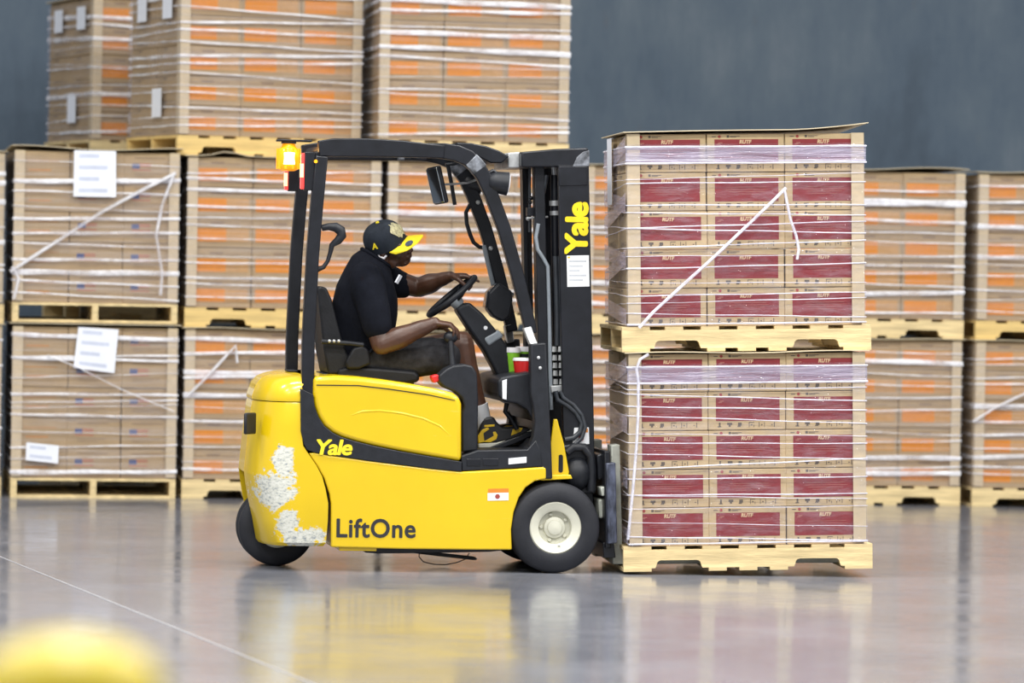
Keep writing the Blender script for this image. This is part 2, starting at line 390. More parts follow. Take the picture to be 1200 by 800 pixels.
def icons():
    mb = MB(); d = .0007
    def rect(x0, x1, z0, z1): mb.box((x0, -d, z0), (x1, .0005, z1))
    for cx, k in ((-.135, 0), (-.085, 1), (-.035, 2), (.022, 3), (.072, 4), (.122, 5)):
        if k == 0: rect(cx-.003, cx+.005, .016, .036); rect(cx-.009, cx+.009, .014, .018)
        elif k == 1: rect(cx-.012, cx+.012, .024, .035); rect(cx-.005, cx+.005, .016, .024)
        elif k == 2: rect(cx-.009, cx+.009, .020, .035); rect(cx-.012, cx+.004, .015, .020)
        elif k == 3: rect(cx-.013, cx+.013, .035, .038); rect(cx-.013, cx-.010, .013, .038); rect(cx+.010, cx+.013, .013, .024); rect(cx-.003, cx+.004, .021, .027)
        elif k == 4: rect(cx-.014, cx-.011, .013, .037); rect(cx-.003, cx+.004, .021, .027); rect(cx+.012, cx+.015, .013, .037)
        else: rect(cx-.004, cx+.004, .022, .026); rect(cx+.010, cx+.014, .013, .037)
    return mb.mesh('icon_row', M['ink'])
ICONS = icons()
def logo():
    mb = MB(); mb.lathe([(.0075, 0), (.0075, .0007)], (-.128, 0, .1715), (0, -1, 0), 12)
    return mb.mesh('logo', M['inkred'])
LOGO = logo()
HEAD = strips([(-.165, -.145, .169, .173), (-.092, -.080, .166, .178), (-.076, -.028, .172, .175), (-.076, -.045, .167, .170)], 'header_print', M['ink'])
ORG = strips([(-.168, .035, .036, .118)], 'printed_panel', M['orange'])
ORG2 = strips([(.035, .170, .036, .118)], 'faded_panel', M['orange_pale'])
OHEAD = strips([(-.06, .02, .142, .158), (.03, .12, .140, .146), (-.15, -.08, .140, .145)], 'header_print', mat('brown_print', (.25, .17, .10), .7))
FLAGB = strips([(-.115, -.068, .088, .118)], 'flag_canton', M['inkblue'])
FLAGR = strips([(-.068, .0, .112, .118), (-.068, .0, .100, .106), (-.115, .0, .088-.012, .088-.006)], 'flag_stripes', mat('faded_red_print', (.42, .11, .06), .7))
FTXT = strips([(-.10, .07, .055, .060), (-.10, .03, .040, .044), (-.10, .09, .150, .156)], 'small_print', mat('brown_print_dark', (.22, .15, .09), .7))
OTXT = strips([(-.10, .10, .120, .126), (-.09, .05, .060, .072)], 'small_print', mat('orange_brown_print', (.46, .22, .07), .7))
TT = Matrix.Translation
def carton(mtx, kind, label, group, side=False, deep=False):
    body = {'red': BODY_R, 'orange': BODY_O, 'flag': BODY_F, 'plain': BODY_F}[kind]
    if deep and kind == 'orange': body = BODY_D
    o = link('carton', body, None, mtx); tag(o, label, 'carton', group)
    if kind == 'red':
        link('printed_panel', RED, o); link('lettering', RUTF, o, TT((-.002, -.0014, .145)) @ FACE)
        link('small_print', REDFINE, o, TT((0, -.0008, 0))); link('icon_row', ICONS, o); link('logo', LOGO, o); link('header_print', HEAD, o)
    elif kind == 'orange':
        link('printed_panel', ORG, o); link('faded_panel', ORG2, o); link('header_print', OHEAD, o)
    elif kind == 'flag':
        link('flag_canton', FLAGB, o); link('flag_stripes', FLAGR, o); link('small_print', FTXT, o)
    else: link('small_print', OTXT, o)
    if side:
        s = TT((-CW/2+.001, CD/2, 0)) @ Matrix.Rotation(-PI/2, 4, 'Z')
        if kind in ('red', 'orange'): link('icon_row', ICONS, o, s); link('header_print', HEAD, o, s)
    return o
ORD = ['bottom', 'second', 'third', 'fourth', 'top']
# corner boards, cap sheets, film
def angle_board(h, leg=.062, th=.005):
    mb = MB(); L = leg
    pts = [(0, 0), (L, 0), (L, th), (th, th), (th, L), (0, L)]
    vs = [(x, y, 0) for x, y in pts]+[(x, y, h) for x, y in pts]
    return mb.add(vs, [(5, 4, 3, 2, 1, 0), (6, 7, 8, 9, 10, 11)]+[(i, (i+1) % 6, (i+1) % 6+6, i+6) for i in range(6)]).mesh('corner_board', M['board'])
ANG = angle_board(.925)
def cap_sheet(mtx, wx, wy, label, bumpf=None, over=.02):
    nx, ny = 16, 6; vs = []; fs = []
    for k in (0, 1):
        for j in range(ny+1):
            for i in range(nx+1):
                u, v = i/nx, j/ny; x = -over+(wx+2*over)*u; y = -over+(wy+2*over)*v
                z = (bumpf(u, v) if bumpf else .004*math.sin(9*u+3*v)+.003)+(.004 if k else 0)
                vs.append((x, y, z))
    n = (nx+1)*(ny+1); id_ = lambda i, j, k: k*n+j*(nx+1)+i
    for j in range(ny):
        for i in range(nx):
            fs.append((id_(i, j, 1), id_(i+1, j, 1), id_(i+1, j+1, 1), id_(i, j+1, 1)))
            fs.append((id_(i, j, 0), id_(i, j+1, 0), id_(i+1, j+1, 0), id_(i+1, j, 0)))
    for i in range(nx):
        fs.append((id_(i, 0, 0), id_(i+1, 0, 0), id_(i+1, 0, 1), id_(i, 0, 1))); fs.append((id_(i+1, ny, 0), id_(i, ny, 0), id_(i, ny, 1), id_(i+1, ny, 1)))
    for j in range(ny):
        fs.append((id_(0, j+1, 0), id_(0, j, 0), id_(0, j, 1), id_(0, j+1, 1))); fs.append((id_(nx, j, 0), id_(nx, j+1, 0), id_(nx, j+1, 1), id_(nx, j, 1)))
    o = link('cap_sheet', MB().add(vs, fs).mesh('cap_sheet', M['cap'], 40), None, mtx); return tag(o, label, 'cap sheet', 'cardboard cap sheets')
def loop_pts(wx, wy, off, zs, nseg=9):
    """points round the load: front L->R, right, back, left; zs: heights at the four corners"""
    x0, x1, y0, y1 = -off, wx+off, -off, wy+off
    c = [(x0, y0), (x1, y0), (x1, y1), (x0, y1)]; out = []
    for k in range(4):
        a, b = c[k], c[(k+1) % 4]; za, zb = zs[k], zs[(k+1) % 4]
        for i in range(nseg):
            t = i/nseg; out.append((a[0]+(b[0]-a[0])*t, a[1]+(b[1]-a[1])*t, za+(zb-za)*t))
    return out
def strand(parent, wx, wy, zs, wd, m, off=.0058, name='film_strand_and_glint', wob=.002):
    """a strip round the load, roped film on the forks, painted film highlights in the background: width wd upright, thin outward"""
    pts = loop_pts(wx, wy, off, zs); n = len(pts); vs = []; cx, cy = wx/2, wy/2
    ph = random.uniform(0, 6)
    for i, (x, y, z) in enumerate(pts):
        w2 = wd/2*(.75+.5*random.random()); z += wob*math.sin(i*1.3+ph)
        d = Vector((x-cx, y-cy, 0)); d = Vector((math.copysign(1, d.x) if abs(d.x)/wx > .48 else 0, math.copysign(1, d.y) if abs(d.y)/wy > .48 else 0, 0))
        t = d*.003
        p = Vector((x, y, z)); vs += [p+Vector((0, 0, w2)), p+t*.8+Vector((0, 0, w2*.35)), p+t*.8-Vector((0, 0, w2*.35)), p-Vector((0, 0, w2))]
    fs = []
    for i in range(n):
        j = (i+1) % n
        for k in range(4): k2 = (k+1) % 4; fs.append((i*4+k, i*4+k2, j*4+k2, j*4+k))
    return link(name, MB().add(vs, fs).mesh(name, m, 60), parent)
def sheet(parent, wx, wy, z0, z1, m, off=.005, name='film_sheet', rough=.003):
    pts = loop_pts(wx, wy, off, (0, 0, 0, 0), 12); n = len(pts); nz = max(2, int((z1-z0)/.06)); vs = []; fs = []
    for k in range(nz+1):
        for i, (x, y, z) in enumerate(pts):
            j = Vector((random.uniform(-1, 1), random.uniform(-1, 1), 0))*rough
            vs.append((x+j.x, y+j.y, z0+(z1-z0)*k/nz))
    for k in range(nz):
        for i in range(n):
            j = (i+1) % n; fs.append((k*n+i, k*n+j, (k+1)*n+j, (k+1)*n+i))
    return link(name, MB().add(vs, fs).mesh(name, m, 60), parent)
def rope(pts, r, m, label, mtx, name='film_tail', n=7, parent=None):
    mb = MB(); mb.tube(pts, r, n, flat=.55)
    o = link(name, mb.mesh(name, m, 60), parent, None if parent else mtx)
    if not parent: tag(o, label, 'film')
    return o
def load(mtx, kind, where, tier, cols=(0, 1, 2), left_back=False, warmish=False, boards=True, capf=None, film=True, nst=12, paper=None):
    """one wrapped pallet load; local origin at the front-left-bottom corner of the pallet"""
    wx, wy = (PW, PD) if kind in ('red', 'orange') else (PD, PW)
    sp = f'{tier} tier of {where}' if kind != 'red' else f'{tier} load on the forks'
    pm = mtx if kind in ('red', 'orange') else mtx @ TT((PD, 0, 0)) @ Matrix.Rotation(PI/2, 4, 'Z')
    pallet(pm, f'pale wooden pallet carrying the {sp}' if kind == 'red' else f'wooden pallet under the cartons, {sp}', warmish)
    cw = {'red': CW, 'orange': CW*1.04}.get(kind, AW); SX_ = Matrix.Diagonal((1.04 if kind == 'orange' else 1, 1, 1, 1))
    x0 = (wx-3*cw)/2; front = .018
    kn = {'red': 'tan carton with red panel', 'orange': 'orange-panel carton', 'flag': 'brown carton'}[kind]
    gp = {'red': 'red-panel cartons on the forks', 'orange': 'orange-panel cartons in the background stacks', 'flag': 'brown flag-print cartons'}[kind]
    for k in range(5):
        for c in cols:
            cn = ('left', 'middle', 'right')[c]
            m = mtx @ TT((x0+cw*(c+.5)+random.uniform(-.003, .003), front+random.uniform(-.006, .004), PH+k*CH+.0005)) @ Matrix.Rotation(random.uniform(-.010, .010), 4, 'Z') @ SX_
            kk = kind if kind != 'flag' or c > 0 else 'plain'
            carton(m, kk, f'{kn}, {ORD[k]} layer {cn} column, {sp}', gp, side=(c == 0 and left_back), deep=not (left_back and c == 0))
        if left_back:
            m = mtx @ TT((x0+cw*.5+random.uniform(-.003, .003), front+CD+.008, PH+k*CH+.0005)) @ SX_
            carton(m, kind, f'{kn}, {ORD[k]} layer rear left column, {sp}', gp, side=True)
    bx0, bx1, by0, by1 = x0-.009, wx-x0+.009, front-.020, wy-.022
    Lx, Ly = bx1-bx0, by1-by0
    top = PH+5*CH
    if boards:
        for nm, mm in (('left', mtx @ TT((bx0, by0, PH+.01))), ('right', mtx @ TT((bx1, by0, PH+.01)) @ Matrix.Rotation(PI/2, 4, 'Z'))):
            o = link('corner_board', ANG, None, mm); tag(o, f'cardboard corner board, front {nm} edge, {sp}', 'corner board', 'corner boards')
    cap_sheet(mtx @ TT((bx0, by0, top)), Lx, Ly, f'cardboard cap sheet topping {sp}', capf)
    fm = mtx @ TT((bx0, by0, 0))
    if not film: return fm, Lx, Ly, top
    wr = empty('stretch_wrap', mtx=fm); tag(wr, f'clear stretch film around {sp}', 'stretch wrap', 'stretch wraps')
    if kind == 'red':
        sheet(wr, Lx, Ly, PH+.001, top-.05, M['film'])
        b = sheet(wr, Lx, Ly, top-.145, top-.062, M['film_dense'], .008, 'film_band', .001)
        for z in (top-.064, top-.143): strand(wr, Lx, Ly, (z, z, z, z), .009, M['strand'], .010, wob=.0006)
        z = PH+.012
        strand(wr, Lx, Ly, (z, z+.003, z, z), .008, M['strand'], wob=.001)
        for q in range(14):
            z = PH+.05+q*(.95-.22)/13; a, b_ = random.uniform(-.034, .034), random.uniform(-.034, .034)
            strand(wr, Lx, Ly, (z+a, z+b_, z-a, z-b_*.5), random.uniform(.003, .0065), M['strand'], wob=.0015)
        for q in range(6):
            za, zb = PH+.06+q*.135, PH+.06+q*.135+(.11 if q % 2 else -.05)
            v = [(-.0105, Ly*.99, za), (-.0105, .01, zb), (-.0105, .01, zb+.075), (-.0105, Ly*.99, za+.075)]; v += [(-.0095, y_, z_) for x_, y_, z_ in v]
            link('film_band', MB().add(v, [(0, 1, 2, 3), (7, 6, 5, 4)]+[(i, (i+1) % 4, (i+1) % 4+4, i+4) for i in range(4)]).mesh('film_band', M['film_dense']), wr)
    elif film:
        sheet(wr, Lx, Ly, PH+.001, top-.02, M['film_bg'])
        for q in range(nst):
            z = PH+.06+(q+random.uniform(-.35, .35))*(.86/nst); a, b_ = random.uniform(-.025, .025), random.uniform(-.025, .025)
            strand(wr, Lx, Ly, (z+a, z+b_, z-a, z-b_), random.choice((.005, .008, .010, .014, .018, .028)), M['tail_glint_bg'], wob=.002)  # white strips painted in as the bright highlights on the film
    return fm, Lx, Ly, top
# ------------------------------------------------------------------ load on the forks
TILT, LYAW = .0264, -.0596
ML = Matrix.Translation((.333, -.51, .013)) @ Matrix.Rotation(LYAW, 4, 'Z') @ Matrix.Rotation(-TILT, 4, 'Y')
def cap_up(u, v):
    z = .012*math.exp(-((u-.0)/.15)**2)*0+.006+.008*math.sin(2.6*u)
    if u > .66: z += .036*((u-.66)/.34)**1.6*(1-.75*v)
    return z
low = load(ML, 'red', 'the forks', 'lower', left_back=True)
upm = ML @ TT((.0, 0, PH+5*CH+.010))
upp = load(upm, 'red', 'the forks', 'upper', left_back=True, capf=cap_up)
def in_plane(mtx, px, py, yl):
    """local x,z of the pixel on the load's local plane y = yl"""
    inv = mtx.inverted(); a = inv @ CP; b = inv @ (CP + (RT*((px-600)/CAM['f'])+UP*((400-py)/CAM['f'])+FWD)*20)
    t = (yl-a.y)/(b.y-a.y); p = a+(b-a)*t; return p
def tail(mtx, pxs, r, label, off=-.03, m='strand', name='film_tail'):
    pts = [in_plane(mtx, a, b, off) for a, b in pxs]
    return rope(pts, r, M[m], label, mtx, name)
tail(upp[0], [(749, 384), (765, 366), (800, 334), (840, 298), (880, 260), (905, 236), (921, 220)], .015, 'white twisted film tail running diagonally across the upper forklift load')
tail(upp[0], [(919, 221), (922, 236), (926, 256), (933, 276), (936, 292), (934, 304)], .013, 'short white film tail hanging down the upper forklift load', -.034)
tail(low[0], [(760, 415), (750, 421), (746, 432), (748, 447), (748, 480), (746, 520), (742, 570), (738, 610), (736, 632)], .014, 'white film tail hanging down left corner of the lower forklift load')
# label pouch on the rear left corner of the upper load
# ------------------------------------------------------------------ background stacks
def at_bg(x, y=0, z=0, yaw=0): return MBG @ TT((x, y, z)) @ Matrix.Rotation(yaw, 4, 'Z')
T1 = PH+5*CH+.010
def wavy(a, ph):
    return lambda u, v: .008+a*math.sin(7*u+ph)*math.cos(3*v)+a
spots = {}
SX, SA, SB, SC, SD, SE, SF = ('stack cut off by left frame edge', 'flag-carton stack at far left', 'stack behind forklift rear', 'stack behind the steering wheel', 'stack behind the forklift load', 'stack right of forklift load', 'stack at right frame edge')
a1 = load(at_bg(-1.056, .0), 'flag', SA, 'lower', nst=12, capf=lambda u, v: .016)
a2 = load(at_bg(-1.062, .0, T1+.016, .004), 'flag', SA, 'upper', nst=11, capf=wavy(.010, 1))
x1 = load(at_bg(-2.33, .10), 'orange', SX, 'lower', nst=8)
x2 = load(at_bg(-2.33, .10, T1), 'orange', SX, 'upper', nst=8)
b1 = load(at_bg(.0, .02), 'orange', SB, 'bottom')
b2 = load(at_bg(.0, .02, T1), 'orange', SB, 'middle', warmish=True, capf=lambda u, v: .004+.030*math.exp(-((u-.21)/.07)**2)*max(0, 1-2*v))
b3 = load(at_bg(-.06, .03, 2*T1, .245), 'orange', SB, 'top', left_back=True, warmish=True, nst=13)
c1 = load(at_bg(1.25, .0), 'orange', SC, 'bottom')
c2 = load(at_bg(1.25, .0, T1), 'orange', SC, 'middle', nst=11)
c3 = load(at_bg(1.185, .02, 2*T1, .03), 'orange', SC, 'top', nst=13)
d1 = load(at_bg(2.50, .03), 'orange', SD, 'lower')
d2 = load(at_bg(2.50, .03, T1), 'orange', SD, 'upper')
e1 = load(at_bg(3.76, .03), 'orange', SE, 'lower')
e2 = load(at_bg(3.76, .03, T1), 'orange', SE, 'upper', capf=wavy(.012, 2))
f1 = load(at_bg(5.04, -.04), 'orange', SF, 'lower')
f2 = load(at_bg(5.045, -.02, T1), 'orange', SF, 'upper', warmish=True, capf=wavy(.012, 4))
SZ = 'second-row stack at left'
zp = P(106, 163, BGY+1.62); zl = MBG.inverted() @ Vector((zp.x, zp.y, 0))
z1 = load(at_bg(zl.x, zl.y, 0, .245), 'orange', SZ, 'bottom', cols=(0,), film=False)
z2 = load(at_bg(zl.x, zl.y, T1, .245), 'orange', SZ, 'middle', cols=(0,), film=False)
z3 = load(at_bg(zl.x, zl.y, 2*T1, .245), 'orange', SZ, 'top', left_back=True, nst=11)
# film tails and papers on the background loads
tail(a2[0], [(12, 318), (60, 287), (120, 248), (170, 221), (206, 203)], .022, 'white film tail running diagonally across the far-left upper load', -.03, 'tail_glint_bg')
tail(a2[0], [(203, 206), (190, 240), (183, 275), (190, 320), (188, 346)], .020, 'white film tail hanging down right side of far-left upper load', -.035, 'tail_glint_bg')
tail(a2[0], [(14, 312), (22, 326), (16, 350)], .020, 'short white film tail at left edge of far-left upper load', -.035, 'tail_glint_bg')
tail(a1[0], [(56, 416), (95, 432), (140, 455), (175, 470), (204, 482)], .007, 'thin film tail slanting down across the far-left lower load', -.03, 'tail_glint_bg')
tail(b1[0], [(218, 465), (240, 444), (262, 420), (276, 405), (278, 425)], .018, 'white film tail on bottom load behind forklift rear', -.03, 'tail_glint_bg')
tail(f1[0], [(1140, 494), (1165, 478), (1190, 466), (1215, 455)], .016, 'white film tail slanting up across lower load at right edge', -.03, 'tail_glint_bg')
M['paper_text'] = mat('pale_grey_print', (.56, .60, .72), .7)
def paper(mtx, pxs, label, lines=4):
    q = [in_plane(mtx, a, b, -.020) for a, b in pxs]
    mb = MB(); vs = q+[v+Vector((0, .0015, 0)) for v in q]
    o = link('paper_sheet', mb.add(vs, [(0, 1, 2, 3), (7, 6, 5, 4)]+[(i, (i+1) % 4, (i+1) % 4+4, i+4) for i in range(4)]).mesh('paper_sheet', M['paper']), None, mtx)
    tag(o, label, 'paper sheet', 'shipping papers on the wrapped loads')
    mb = MB()
    for k in range(lines):
        t0, t1 = (k+.3)/lines, (k+.62)/lines
        for (u0, u1) in ((.12, .8 if k % 2 else .6),):
            def pt(u, t): return q[0]*(1-u)*(1-t)+q[1]*u*(1-t)+q[2]*u*t+q[3]*(1-u)*t+Vector((0, -.0008, 0))
            mb.add([pt(u0, t0), pt(u1, t0), pt(u1, t1), pt(u0, t1)], [(0, 1, 2, 3)])
    link('printed_lines', mb.mesh('printed_lines', M['paper_text']), o)
paper(a2[0], [(87, 176), (136, 177), (136, 231), (86, 230)], 'large white paper sheet on the far-left upper load')
paper(a1[0], [(92, 383), (139, 386), (134, 437), (86, 431)], 'large tilted white paper sheet on the far-left lower load')
paper(a1[0], [(31, 518), (69, 522), (68, 543), (30, 539)], 'small white paper sheet low on the far-left lower load', 2)
# papers on the left flanks of the top loads
def side_paper(fm, Ly, y0, y1, z0, z1, label):
    v = [(-.022, y0, z0), (-.022, y1, z0), (-.022, y1, z1), (-.022, y0, z1)]; v += [(-.0205, b, c) for a, b, c in v]
    o = link('paper_sheet', MB().add(v, [(0, 1, 2, 3), (7, 6, 5, 4)]+[(i, (i+1) % 4, (i+1) % 4+4, i+4) for i in range(4)]).mesh('paper_sheet', M['paper']), None, fm)
    tag(o, label, 'paper sheet', 'shipping papers on the wrapped loads')
for fm_, nm in ((b3[0], 'first-row'), (z3[0], 'second-row')):
    side_paper(fm_, 1, .12, .30, .85, 1.0, f'small white paper high on left flank, near corner, {nm} top load')
    side_paper(fm_, 1, .62, .80, .85, 1.0, f'small white paper high on left flank, far corner, {nm} top load')
    side_paper(fm_, 1, .30, .48, .24, .42, f'small white paper low on left flank of {nm} top load')
side_paper(upp[0], 1, .52, .72, .72, 1.05, 'white paper strip on left flank of the upper forklift load')
# ------------------------------------------------------------------ forklift
M['scraped'] = mat('scraped_paint', (.16, .17, .19), .5, .3, var=.9, scale=24)
FK = empty('forklift', (0, 0, 0))
tag(FK, 'yellow and black electric counterbalance forklift carrying two wrapped loads', 'forklift')
HW = .49
def arc(c, r, a0, a1, n):
    return [(c[0]+r*math.cos(a0+(a1-a0)*k/n), c[1]-r*math.sin(a0+(a1-a0)*k/n)) for k in range(n+1)]
# --- rear counterweight: plan outline lofted through heights, with a slot for the steered wheel
def plan(z, xf, xr, hw, a, notch):
    pts = []; n = 2.7; xc = xr+a; K = 11
    half = []
    for k in range(K+1):
        t = PI/2*k/K; y = -hw*max(math.cos(t), 0)**(2/n); x = xc-a*math.sin(t)**(2/n); half.append((x, y))
    ny = .17
    half = [(x, y) for x, y in half if y < -ny-.005]
    while len(half) < K-1: half.append(half[-1])
    half = half[:K-1]
    xe = half[-1][0]
    half += [(min(xe, xr+.004), -ny), (notch if notch else min(xe, xr+.003), -ny)]
    full = [(xf, -hw)]+half+[(x, -y) for x, y in reversed(half)]+[(xf, hw)]
    return [Vector((x, y, z)) for x, y in full]
def zpx(py): return P(340, py, -HW).z
def xpx(px, y=-HW, py=540): return P(px, py, y).x
lev = []
for (py, xr, hw, a, xf, nt) in ((640, 300, .455, .15, 381, 1), (636, 297, .475, .16, 384, 1), (610, 292, .485, .17, 385.5, 1), (589, 287, .49, .18, 385.5, 1),
                                (572, 284, .49, .19, 382, 1), (558, 282, .49, .19, 378, 1)):
    lev.append(plan(zpx(py), xpx(xf), xpx(xr, 0), hw, a, xpx(372, 0)))
nolev = []
for (py, xr, hw, a, xf) in ((557, 282, .49, .19, 377.5), (545, 283, .49, .20, 371), (528, 284.5, .49, .20, 359), (522, 285, .488, .20, 355), (500, 287, .485, .20, 352), (474, 290, .482, .20, 352), (471.5, 291, .478, .19, 352)):
    lev.append(plan(zpx(py), xpx(xf), xpx(xr, 0), hw, a, None))
cw = MB().loft(lev).build('counterweight', M['scuffed'], FK, smooth=38)
lev = []
for (py, xr, hw, a) in ((470.5, 290, .482, .20), (466, 290, .485, .20), (452, 295, .472, .20), (445, 301, .45, .19), (441, 310, .42, .18), (438.5, 322, .39, .16)):
    lev.append(plan(zpx(py), xpx(353), xpx(xr, 0), hw, a, None))
MB().loft(lev).build('counterweight_cover', M['yellow'], FK, smooth=50)
MB().box((xpx(340, -.3), -.10, zpx(438)), (xpx(352, -.3), .10, zpx(436.3))).build('cover_latch', M['black'], FK, .004)
# rear lamp recess on the counterweight flank
lp = MB(); c = P(295, 496, -.40); lp.box((-.004, -.05, -.052), (.012, .05, .052), Matrix.Translation((c.x-.012, c.y, c.z)) @ Matrix.Rotation(-.62, 4, 'Z'))
lr = lp.build('rear_grille', M['black'], FK, .008)
for k in range(3):
    MB().box((-.006, -.030, -.034+k*.026), (-.003, .030, -.016+k*.026), Matrix.Translation((c.x-.012, c.y, c.z)) @ Matrix.Rotation(-.62, 4, 'Z')).build('grille_slot', M['grey'], lr)
# --- lower side body with front wheel arch
arch = [(600, 644), (599, 620), (602, 600), (608, 583), (616, 571), (627, 563.5), (640, 561)]
band_lo = [(360, 527), (368, 530), (384, 533), (400, 535), (430, 539.5), (470, 544.5), (505, 549), (541, 552.5)]
band_hi = [(541, 541), (505, 535), (470, 529), (440, 523), (416, 517), (400, 512), (390, 507), (380, 499), (373, 488), (368.5, 475), (367, 462)]
body = [(388, 641), (388, 590), (386, 578), (380, 560), (372, 546), (362, 531)]+band_lo[1:]+[(600, 549.5), (637, 547), (640, 549)]+list(reversed(arch))+[(560, 644), (470, 643)]
MB().pprism(body, -HW, HW).build('side_body', M['yellow'], FK, .012, 3)
MB().pprism([(430, 643), (430, 649), (446, 650), (500, 649.5), (575, 648), (596, 646), (596, 640), (430, 640)], -.40, .40, -HW).build('underframe', M['steel_black'], FK, .005)
MB().pprism([(398, 641), (398, 645.5), (442, 646), (442, 641)], -HW+.02, HW-.02, -HW).build('lift_pad', M['yellow'], FK, .004)
MB().pprism([(352, 455), (367, 462)]+list(reversed(band_hi))[1:]+list(reversed(band_lo))+[(356, 520), (352.5, 505)], -HW-.004, HW+.004).build('side_stripe', M['black'], FK, .003)
hood = [(367.5, 441), (395, 440), (420, 441.5), (450, 445), (480, 449.5), (510, 455), (530, 460), (538, 465), (541, 473)]+band_hi
MB().pprism(hood, -HW+.004, HW-.004).build('hood', M['yellow'], FK, .022, 4)
MB().pprism([(371, 450.5), (420, 451), (455, 455), (500, 461.5), (533, 468.5), (533.5, 469.5), (500, 462.6), (455, 456.2), (420, 452.2), (371, 451.6)], -HW+.002, HW-.002, -HW).build('hood_seam', M['black'], FK)
# soft raised crease on the hood flank
MB().tube([P(a, b, -HW+.0135) for a, b in ((396, 497), (408, 487), (425, 482), (445, 481), (470, 484), (495, 490), (515, 499), (528, 511), (535, 528))], [.004, .010, .011, .011, .011, .011, .011, .010, .006], 12).build('flank_crease', M['yellow'], FK, smooth=80)
# --- step, floor and side console
MB().pprism([(541, 534), (560, 527.5), (618, 526.5), (628, 515), (634, 528), (636, 546.5), (600, 549), (541, 552)], -HW+.003, HW-.003).build('step_sill', M['black'], FK, .006)
for a in ((547, 537.5, 563, 546), (566, 537, 584, 545.5)):
    MB().pprism([(a[0], a[1]), (a[2], a[1]), (a[2], a[3]), (a[0], a[3])], -HW-.001, -HW+.02).build('sill_slot', M['steel_black'], FK, .002)
MB().pprism([(596, 537), (617, 535), (617, 542), (596, 544)], -HW-.002, -HW+.01).build('sill_sticker', M['sticker'], FK)
MB().pprism([(572, 600.5-28), (596, 572), (596, 577), (572, 577.5)], -HW-.0015, -HW+.005).build('warning_sticker_header', mat('orange_sticker', (.72, .22, .02), .5), FK)
st = MB().pprism([(571.5, 577.5), (596, 577), (596, 586), (571.5, 586.5)], -HW-.0015, -HW+.005).build('warning_sticker', M['sticker'], FK)
MB().lathe([(.012, 0), (.012, .0008)], P(583, 581.5, -HW-.0018), (0, -1, 0), 10).build('pictogram', M['inkred'], st)
MB().pprism([(514, 440), (523, 432), (531, 428), (545, 426.5), (554, 428.5), (559, 437), (560.5, 470), (560, 528), (541.5, 530), (541, 484), (544, 476), (541.5, 466), (533, 459), (521, 454), (515, 448)], -.44, -.30).build('side_console', M['black'], FK, .010, 3)
MB().pprism([(506, 441), (514, 438.5), (517, 446), (509, 449)], -.42, -.33, -.44).build('release_button', M['redplastic'], FK, .006, 2)
# --- front cowl, column, dash
col = [(622, 403), (640, 401.5), (646, 520), (647.5, 561), (631, 561), (628, 540), (626, 529), (620, 524), (625, 512), (627, 495), (625, 476), (622, 462)]
for s in (-1, 1):
    y0, y1 = (-HW+.005, -.40) if s < 0 else (.40, HW-.005)
    MB().pprism(col, y0, y1, -HW+.005).build('front_column', M['black'], FK, .007, 2)
for px, py in ((631, 419), (633, 431)):
    MB().lathe([(.008, 0), (.008, .004), (.004, .006)], P(px, py, -HW+.004), (0, -1, 0), 10).build('column_screw', M['steel'], FK)
dash = [(583, 447), (587, 442), (600, 439), (624, 435.5), (626, 495), (618, 480), (606, 473), (592, 471), (584, 464)]
MB().pprism(dash, -.385, .385).build('dash_pod', M['black'], FK, .012, 3)
MB().pprism([(588.5, 446), (594, 444), (593.5, 468), (589, 467)], -.388, -.37).build('dash_sticker', M['sticker'], FK)
MB().pprism([(628, 470), (634, 470), (644, 556), (628, 530), (622, 528), (632, 508)], -.41, .41, -.40).build('toe_board', M['black'], FK, .004)
MB().pprism([(560, 528), (626, 527), (626, 531), (560, 532)], -.44, .44, -HW).build('floor_plate', M['steel_black'], FK, .002)
# tread pedal under the shoe
MB().pprism([(566, 525.5), (614, 506), (621, 504), (622, 509), (600, 519), (572, 528)], -.22, -.06, -.13).build('pedal', M['steel_black'], FK, .004)
pd = MB(); pd.tube([P(594, 472, -.2), P(592, 482, -.2), P(600, 492, -.2), P(606, 503, -.2)], .012, 8).build('brake_lever', M['black'], FK, smooth=60)
# --- yellow fin bracket
MB().pprism([(649, 491), (653, 491), (661, 520), (667, 553), (666, 557), (646, 557), (645, 520)], -.40, -.375).build('tilt_fin', M['yellow'], FK, .004)
MB().pprism([(655, 533)]+arc((657.2, 551), 2.6, PI, 2*PI, 6)+arc((657.2, 535), 2.6, 0, PI, 6)[:-1], -.403, -.37).build('fin_slot', M['steel_black'], FK)
MB().pprism([(634, 559), (640, 556.5), (669, 556), (671, 561), (634, 563)], -.47, -.36).build('fender_lip', M['yellow'], FK, .004)
